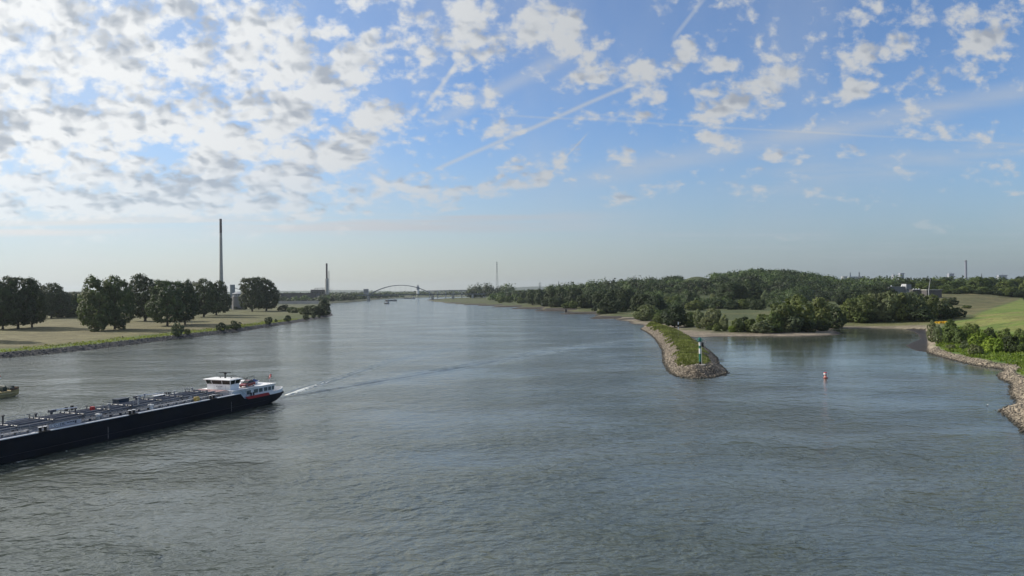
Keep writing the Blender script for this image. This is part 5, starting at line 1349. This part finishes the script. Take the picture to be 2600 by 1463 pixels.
b = MB(); b.box(-w_ - .5, w_ + .5, -4.6, 4.6, h_ + .02, h_ + .5); b.build('roof', PALEW, wl)
for k in range(5): b = MB(); b.box(-w_ + 2 + k * 4, -w_ + 3.6 + k * 4, -4.06, -3.95, 1.4, 2.8); b.build('window', GLASS, wl)
r, wl, w_, h_ = block('pale_barrier', 2401, 2417.5, 750, 1035, 2, FARW, 'short white wall at the foot of the tall tree belt, end of the tan meadow', 'wall')
b = MB(); b.box(-w_ - .2, w_ + .2, -1.15, 1.15, h_ + .01, h_ + .25); b.build('coping', WHITE, wl)

# ------------------------------------------------------------------ river furniture
GRN = mat('beacon_green', (.02, .16, .115), .4, var=.1); 
x, y, z = ground_hit(1777.5, 927)
z = gz(x, y)
bc = tag(empty('harbour_beacon', (x, y, z)), 'green and white light beacon mast on the tip of the stone groyne', 'beacon')
hh = zat(1776, 857, y) - z
b = MB(); b.lathe([(1.75, -.8), (1.75, .22)], n=20); b.build('footing', mat('slab', (.40, .37, .32), .9, var=.2), bc)
R0 = .31
segs = [(0.22, 1.1, BLACK), (1.1, hh * .41, GRN), (hh * .41, hh * .60, WHITE), (hh * .60, hh * .70, GRN), (hh * .70, hh * .845, WHITE)]
b = MB(); b.lathe([(R0 + .05, .22), (R0 + .03, 1.1)], n=18); b.build('mast_foot', BLACK, bc, smooth=True)
for z0_, z1_, m in segs[1:]:
    b = MB(); b.lathe([(R0, z0_), (R0, z1_)], n=18); b.build('mast_band', m, bc, smooth=True)
b = MB()
for s_ in (-.18, .18): b.bar((.52, s_, .4), (.52, s_, hh * .84), .07, 5)
for k in range(22): b.bar((.52, -.18, .5 + k * hh * .84 / 22), (.52, .18, .5 + k * hh * .84 / 22), .045, 4)
b.build('ladder', WHITE, bc)
b = MB(); b.lathe([(.5, hh * .845), (.75, hh * .86), (.75, hh * .875)], n=18); b.build('gallery_floor', GRN, bc)
b = MB(); b.lathe([(.34, hh * .875), (.46, hh * .89), (.46, hh * .965), (.3, hh * .98), (.12, hh)], n=16); b.build('lantern', GRN, bc, smooth=True)
b = MB()
for k in range(10):
    a = 6.283 * k / 10; b.bar((1.0 * math.cos(a), 1.0 * math.sin(a), hh * .875), (1.05 * math.cos(a), 1.05 * math.sin(a), hh * .955), .05, 4)
    a2_ = 6.283 * (k + 1) / 10
    for zz, r_ in ((.955, 1.05), (.92, 1.02), (.875, 1.0)): b.bar((r_ * math.cos(a), r_ * math.sin(a), hh * zz), (r_ * math.cos(a2_), r_ * math.sin(a2_), hh * zz), .05, 4)
    if k % 2 == 0: b.bar((.5 * math.cos(a), .5 * math.sin(a), hh * .86), (1.0 * math.cos(a), 1.0 * math.sin(a), hh * .875), .06, 4)
b.build('gallery_railing', GRN, bc)
b = MB(); b.box(.5, 1.15, -.3, .3, hh * .66, hh * .82); b.build('control_box', BLACK, bc)
b = MB(); b.bar((.3, 0, hh * .835), (1.8, -.1, hh * .845), .07, 5); b.bar((1.75, -.1, hh * .80), (1.75, -.1, hh * .855), .22, 6); b.bar((1.2, 0, hh * .75), (1.6, 0, hh * .75), .1, 5); b.build('lamp_arm', CREAM, bc)
x, y, z = ground_hit(1722.5, 856)
rs_ = tag(empty('marker_board', (x, y, z)), 'thin pole with white and black banded board on the grassy groyne', 'marker')
hh = zat(1722, 817, y) - z
b = MB(); b.bar((0, 0, -.4), (0, 0, hh), .11, 8); b.build('pole', mat('pole_grey', (.14, .14, .13), .6), rs_)
for k, m in enumerate((WHITE, BLACK, WHITE)):
    b = MB(); b.box(-.24, .24, -.10, -.06, hh * (.50 + .16 * k), hh * (.50 + .16 * k) + hh * .155); b.build('board_band', m, rs_)
x, y = hit(2096, 960)
bu = tag(empty('harbour_buoy', (x, y, -.15)), 'red and white striped buoy floating in the harbour mouth', 'buoy')
b = MB(); b.lathe([(.62, -.3), (.68, 0), (.68, .28), (.6, .42)], n=20); b.build('float', mat('buoy_dark_red', (.16, .015, .012), .45), bu, smooth=True)
b = MB(); b.lathe([(.58, .42), (.34, .60), (.26, .98)], n=18); b.build('cone', mat('buoy_pink', (.55, .24, .20), .5), bu, smooth=True)
b = MB(); b.lathe([(.26, .98), (.50, 1.12), (.50, 1.22)], n=18); b.build('collar', mat('buoy_dark_red', (.16, .015, .012), .45), bu, smooth=True)
b = MB(); b.lathe([(.53, 1.22), (.53, 1.62)], n=18); b.build('white_drum', WHITE, bu, smooth=True)
b = MB(); b.lathe([(.52, 1.62), (.46, 1.82), (.12, 1.9)], n=18); b.build('red_cap', REDP, bu, smooth=True)
def perch(px, ytop, ybase, label, wide=.22):
    x, y, z = ground_hit(px, ybase); hh = zat(px, ytop, y) - z
    r = tag(empty('groyne_perch', (x, y, z)), label, 'marker post', 'marker posts on the low groynes')
    b = MB(); b.bar((0, 0, -1), (0, 0, hh), wide, 6); b.build('pole', mat('perch_pole', (.30, .31, .28), .7), r)
    b = MB(); b.lathe([(wide * 2.2, hh - 1.6), (.05, hh)], n=8); b.build('topmark', mat('perch_top', (.45, .46, .42), .7), r)
perch(1376.5, 770, 786.5, 'thin pale marker pole on a low stone groyne upstream')
x, y = hit(1437, 796.5); z = gz(x, y)
gb = tag(empty('groyne_block', (x, y, z)), 'square stone block standing on the tip end of a low groyne', 'stone block')
b = MB(); b.prism([(-1.25, -1.2), (1.2, -1.25), (1.25, 1.2), (-1.2, 1.25)], -1.5, 3.4); b.build('pillar', mat('block_stone', (.10, .095, .09), .9, var=.3), gb)
b = MB(); b.prism([(-1.4, -1.4), (1.4, -1.4), (1.4, 1.4), (-1.4, 1.4)], 3.4, 3.8); b.build('cap', mat('block_stone', (.10, .095, .09), .9, var=.3), gb)
x, y, z = ground_hit(485.7, 824.2); hh = zat(485.7, 803.5, y) - z
sg = tag(empty('river_sign', (x, y, z)), 'small round white sign on a pole in front of the shaded poplar', 'sign')
b = MB(); b.bar((0, 0, -.4), (0, 0, hh), .16, 8); b.build('pole', STEEL, sg)
b = MB(); b.bar((0, -.12, hh - .55), (0, -.06, hh - .55), 1.5, 24); b.build('disc', WHITE, sg)
x, y, z = ground_hit(311.7, 859.5)
ps = tag(empty('bank_post', (x, y, z)), 'short dark post standing in the dry grass above the stony left bank', 'post')
b = MB(); b.bar((0, 0, -.3), (0, 0, 1.15), .42, 8, .36); b.build('post_body', BLACK, ps)
b = MB(); b.lathe([(.30, 1.15), (.30, 1.28), (.1, 1.36)], n=10); b.build('cap', BLACK, ps)
# gull resting on the water
x, y = hit(2506.5, 1030.2)
gl_ = tag(empty('white_gull', (x, y, 0), R(20)), 'white gull afloat near the stones of the right bank', 'gull')
b = MB(); b.loft([[(x_, r_ * math.cos(6.283 * k / 10), zc + r_ * .75 * math.sin(6.283 * k / 10)) for k in range(10)] for x_, r_, zc in ((-.34, .02, .16), (-.22, .075, .10), (0, .115, .07), (.14, .10, .09), (.20, .06, .16), (.23, .05, .24), (.28, .055, .29), (.34, .035, .28), (.36, .02, .275))])
bd = b.build('body', WHITE, gl_, smooth=True)
for s_ in (-1, 1):
    b = MB(); b.loft([[(x_, s_ * y_, z_), (x_, s_ * (y_ + .012), z_ - .04), (x_, s_ * y_, z_ - .09)] for x_, y_, z_ in ((.12, .085, .15), (-.05, .11, .16), (-.25, .085, .17), (-.42, .03, .19))]); b.build('wing', mat('gull_grey', (.42, .44, .46), .7), bd)
b = MB(); b.bar((.36, 0, .275), (.43, 0, .262), .03, 6, .01); b.build('beak', mat('gull_beak', (.6, .35, .05), .5), bd)

# ------------------------------------------------------------------ stones and tall herbs: nobody could count them
def ico():
    bm = bmesh.new(); bmesh.ops.create_icosphere(bm, subdivisions=1, radius=1); V = np.array([v.co[:] for v in bm.verts]); Fc = np.array([[v.index for v in f.verts] for f in bm.faces]); bm.free(); return V, Fc
IV, IF = ico()
def stones(name, pts, s0, s1, m, seed, label):
    rs = np.random.default_rng(seed); n = len(pts); k = len(IV)
    V = np.repeat(IV[None], n, 0) * (1 + rs.normal(size=(n, k, 1)) * .22) * rs.uniform(.55, 1.15, (n, 1, 3))
    a = rs.uniform(0, 6.28, n); ca, sa_ = np.cos(a), np.sin(a)
    X = V[:, :, 0] * ca[:, None] - V[:, :, 1] * sa_[:, None]; Yy = V[:, :, 0] * sa_[:, None] + V[:, :, 1] * ca[:, None]
    s = (s0 + (s1 - s0) * rs.uniform(0, 1, n) ** 2.2)[:, None]
    P = np.stack([X * s, Yy * s, V[:, :, 2] * s * .8], 2) + pts[:, None, :] + np.array([0, 0, .05])
    Fq = (IF[None] + (np.arange(n) * k)[:, None, None]).reshape(-1, 3)
    me = np_mesh(name, P.reshape(-1, 3), Fq); set_attr(me, 'tone', np.repeat(rs.uniform(0, 1, n), k))
    tag(link(name, me, m), label, kind='stuff')
def stone_mat(name, c0, c1):
    m = bpy.data.materials.new(name); m.use_nodes = True; t = NT(m.node_tree); out = t.n('ShaderNodeOutputMaterial'); p = t.n('ShaderNodeBsdfPrincipled'); t.t.links.new(p.outputs[0], out.inputs[0])
    zz = t.xyz(t.n('ShaderNodeNewGeometry').outputs['Position'])[2]
    c = t.mix(t.attr('tone').outputs['Fac'], rgb(*c0), rgb(*c1))
    c = t.mix(t.step(zz, .15, .55), rgb(.028, .026, .02), c)      # wet, weed-covered stones at the waterline
    t.put(p.inputs['Base Color'], c); p.inputs['Roughness'].default_value = .85
    return m
RIP = stone_mat('riprap_stone', (.050, .043, .035), (.33, .28, .215)); SLATE = stone_mat('slate_stone', (.045, .046, .05), (.12, .118, .115))
def sample_zone(n, x0, x1, y0, y1, test, seed):
    rs = np.random.default_rng(seed); x = rs.uniform(x0, x1, n); y = rs.uniform(y0, y1, n); k = test(x, y); x, y = x[k], y[k]
    return np.stack([x, y, height(x, y)], 1)
gx0, gy0 = GROYNE.min(0); gx1, gy1 = GROYNE.max(0)
def on_gr(x, y):
    d = sdist(np.stack([x, y], 1), GROYNE); return (d > -.5) & (d < 6.6 + 2.6 * vnoise(x, y, 6, 31)) | ((d > 0) & (y < 234))
stones('riprap', sample_zone(110000, gx0 - 1, gx1 + 1, gy0 - 1, min(gy1, 520), on_gr, 41), .14, .42, RIP, 42, 'loose pale riprap on the slopes of the groyne')
def on_rb(x, y):
    d = sdist(np.stack([x, y], 1), RIGHT); a = x / y
    far = (d > -.4) & (d < 4.5) & (y > 195); nr_ = (d > -.6) & (d < 13 + 4 * vnoise(x, y, 6, 33)) & (y <= 200)
    return ((a > .555) & (y < 310)) & (far | nr_)
stones('bank_stones', sample_zone(90000, 80, 190, 110, 310, on_rb, 43), .12, .45, RIP, 44, 'pale bank stones along the near right shore')
def on_lb(x, y):
    d = sdist(np.stack([x, y], 1), LEFT); return (d > -.4) & (d < 5.4) & (x / y > -.78)
xl = hit(0, 910)[0]
stones('revetment_stones', sample_zone(60000, -300, -60, 290, 620, on_lb, 45), .22, .6, SLATE, 46, 'dark slate stones lining the left bank')
def herbs(name, pts, h0, h1, m, seed, label, per=3, wd=.34):
    rs = np.random.default_rng(seed); n = len(pts) * per
    P = np.repeat(pts, per, 0) + np.concatenate([rs.normal(size=(n, 2)) * .22, np.zeros((n, 1))], 1)
    h = h0 + (h1 - h0) * rs.uniform(0, 1, n) ** 1.5; a = rs.uniform(0, 6.28, n); tl = rs.normal(size=(n, 2)) * .32 * h[:, None]
    u = np.stack([np.cos(a), np.sin(a), np.zeros(n)], 1) * (wd * rs.uniform(.6, 1.4, n))[:, None]
    up = np.stack([tl[:, 0], tl[:, 1], h], 1)
    V = np.stack([P - u * .7, P + u * .7, P + up + u * .5, P + up * 1.05 - u * .5], 1).reshape(-1, 3); V[:, 2] -= .05
    me = np_mesh(name, V, np.arange(n * 4).reshape(n, 4)); 
    tone = np.clip(.5 + .45 * vnoise(P[:, 0], P[:, 1], 5, seed) + rs.normal(size=n) * .15, 0, 1)
    set_attr(me, 'tone', np.repeat(tone, 4)); tag(link(name, me, m), label, kind='stuff')
HERB = leaf_mat('herb_leaf', (.150, .160, .050), .6, .3)
def on_gt(x, y):
    d = sdist(np.stack([x, y], 1), GROYNE); return (d > 4.9 + 2.4 * vnoise(x, y, 6, 31)) & (y > 236 + 2 * vnoise(x, y, 3, 35))
gp = sample_zone(60000, gx0, gx1, gy0, gy1, on_gt, 51)
herbs('groyne_grass', gp, .25, .95, HERB, 52, 'tall yellow green grass along the groyne crest', 4, .22)
def on_rg(x, y):
    d = sdist(np.stack([x, y], 1), RIGHT); a = x / y
    return (a > .53) & (d > np.where(y < 200, 9, 5.2) + 2 * vnoise(x, y, 6, 33)) & (d < 60) & (sdist(np.stack([x, y], 1), DIKE) < -4)
rp = sample_zone(52000, 90, 330, 130, 430, on_rg, 53)
herbs('bank_grass', rp, .25, .9, leaf_mat('lush_leaf', (.135, .195, .032), .5, .3), 54, 'lush green grass and herbs above the stones of the near right bank', 4, .26)
def on_lg(x, y):
    d = sdist(np.stack([x, y], 1), LEFT); return (d > 5.2 + 1.2 * vnoise(x, y, 5, 37)) & (d < 15 + 4 * vnoise(x, y, 7, 12)) & (x / y > -.76)
lp = sample_zone(45000, -300, -80, 300, 700, on_lg, 55)
herbs('left_bank_grass', lp, .15, .6, leaf_mat('strip_leaf', (.150, .170, .045), .4, .3), 56, 'green grass strip above the dark stones of the left bank', 2, .4)
Yf = [hit(2382, 815, 0)]
x, y, z = ground_hit(2393, 821)
rs = np.random.default_rng(61); fx_ = x + rs.normal(size=200) * .7; fy_ = y + rs.normal(size=200) * 3
herbs('yellow_flowers', np.stack([fx_, fy_, height(fx_, fy_)], 1), .5, 1.3, mat('yellow_bloom', (.55, .36, .02), .7, var=.2), 62, 'patch of yellow wild flowers at the corner of the mown slope', 4, .4)
# driftwood snag on the shore of the groyne
x, y = hit(1828, 916.5)
dw = tag(empty('drift_log', (x, y, .12), R(-25)), 'dark driftwood log poking out over the water from the groyne', 'log')
b = MB(); b.bar((-1.6, 0, .1), (1.5, .1, .25), .38, 8, .22); b.build('stem', BLACK, dw, smooth=True)
b = MB(); b.bar((.1, .05, .2), (.8, .5, .75), .14, 6, .05); b.bar((-.7, 0, .2), (-.5, -.5, .6), .12, 6, .05); b.build('branch_stub', BLACK, dw)
# ------------------------------------------------------------------ render settings
scene.render.engine = 'CYCLES'
cy = scene.cycles
cy.use_denoising = True
try: cy.denoiser = 'OPENIMAGEDENOISE'
except Exception: pass
cy.denoising_input_passes = 'RGB_ALBEDO_NORMAL'
cy.max_bounces = 5; cy.diffuse_bounces = 2; cy.glossy_bounces = 3; cy.transmission_bounces = 2; cy.transparent_max_bounces = 4
cy.volume_bounces = 0
cy.caustics_reflective = False; cy.caustics_refractive = False
cy.sample_clamp_indirect = 4.0; cy.sample_clamp_direct = 0.0
cy.use_adaptive_sampling = True; cy.adaptive_threshold = .015
scene.view_settings.view_transform = 'Standard'; scene.view_settings.look = 'None'
scene.view_settings.gamma = 1.0; scene.view_settings.exposure = EXPOSURE
scene.view_settings.use_curve_mapping = False
scene.render.use_motion_blur = False
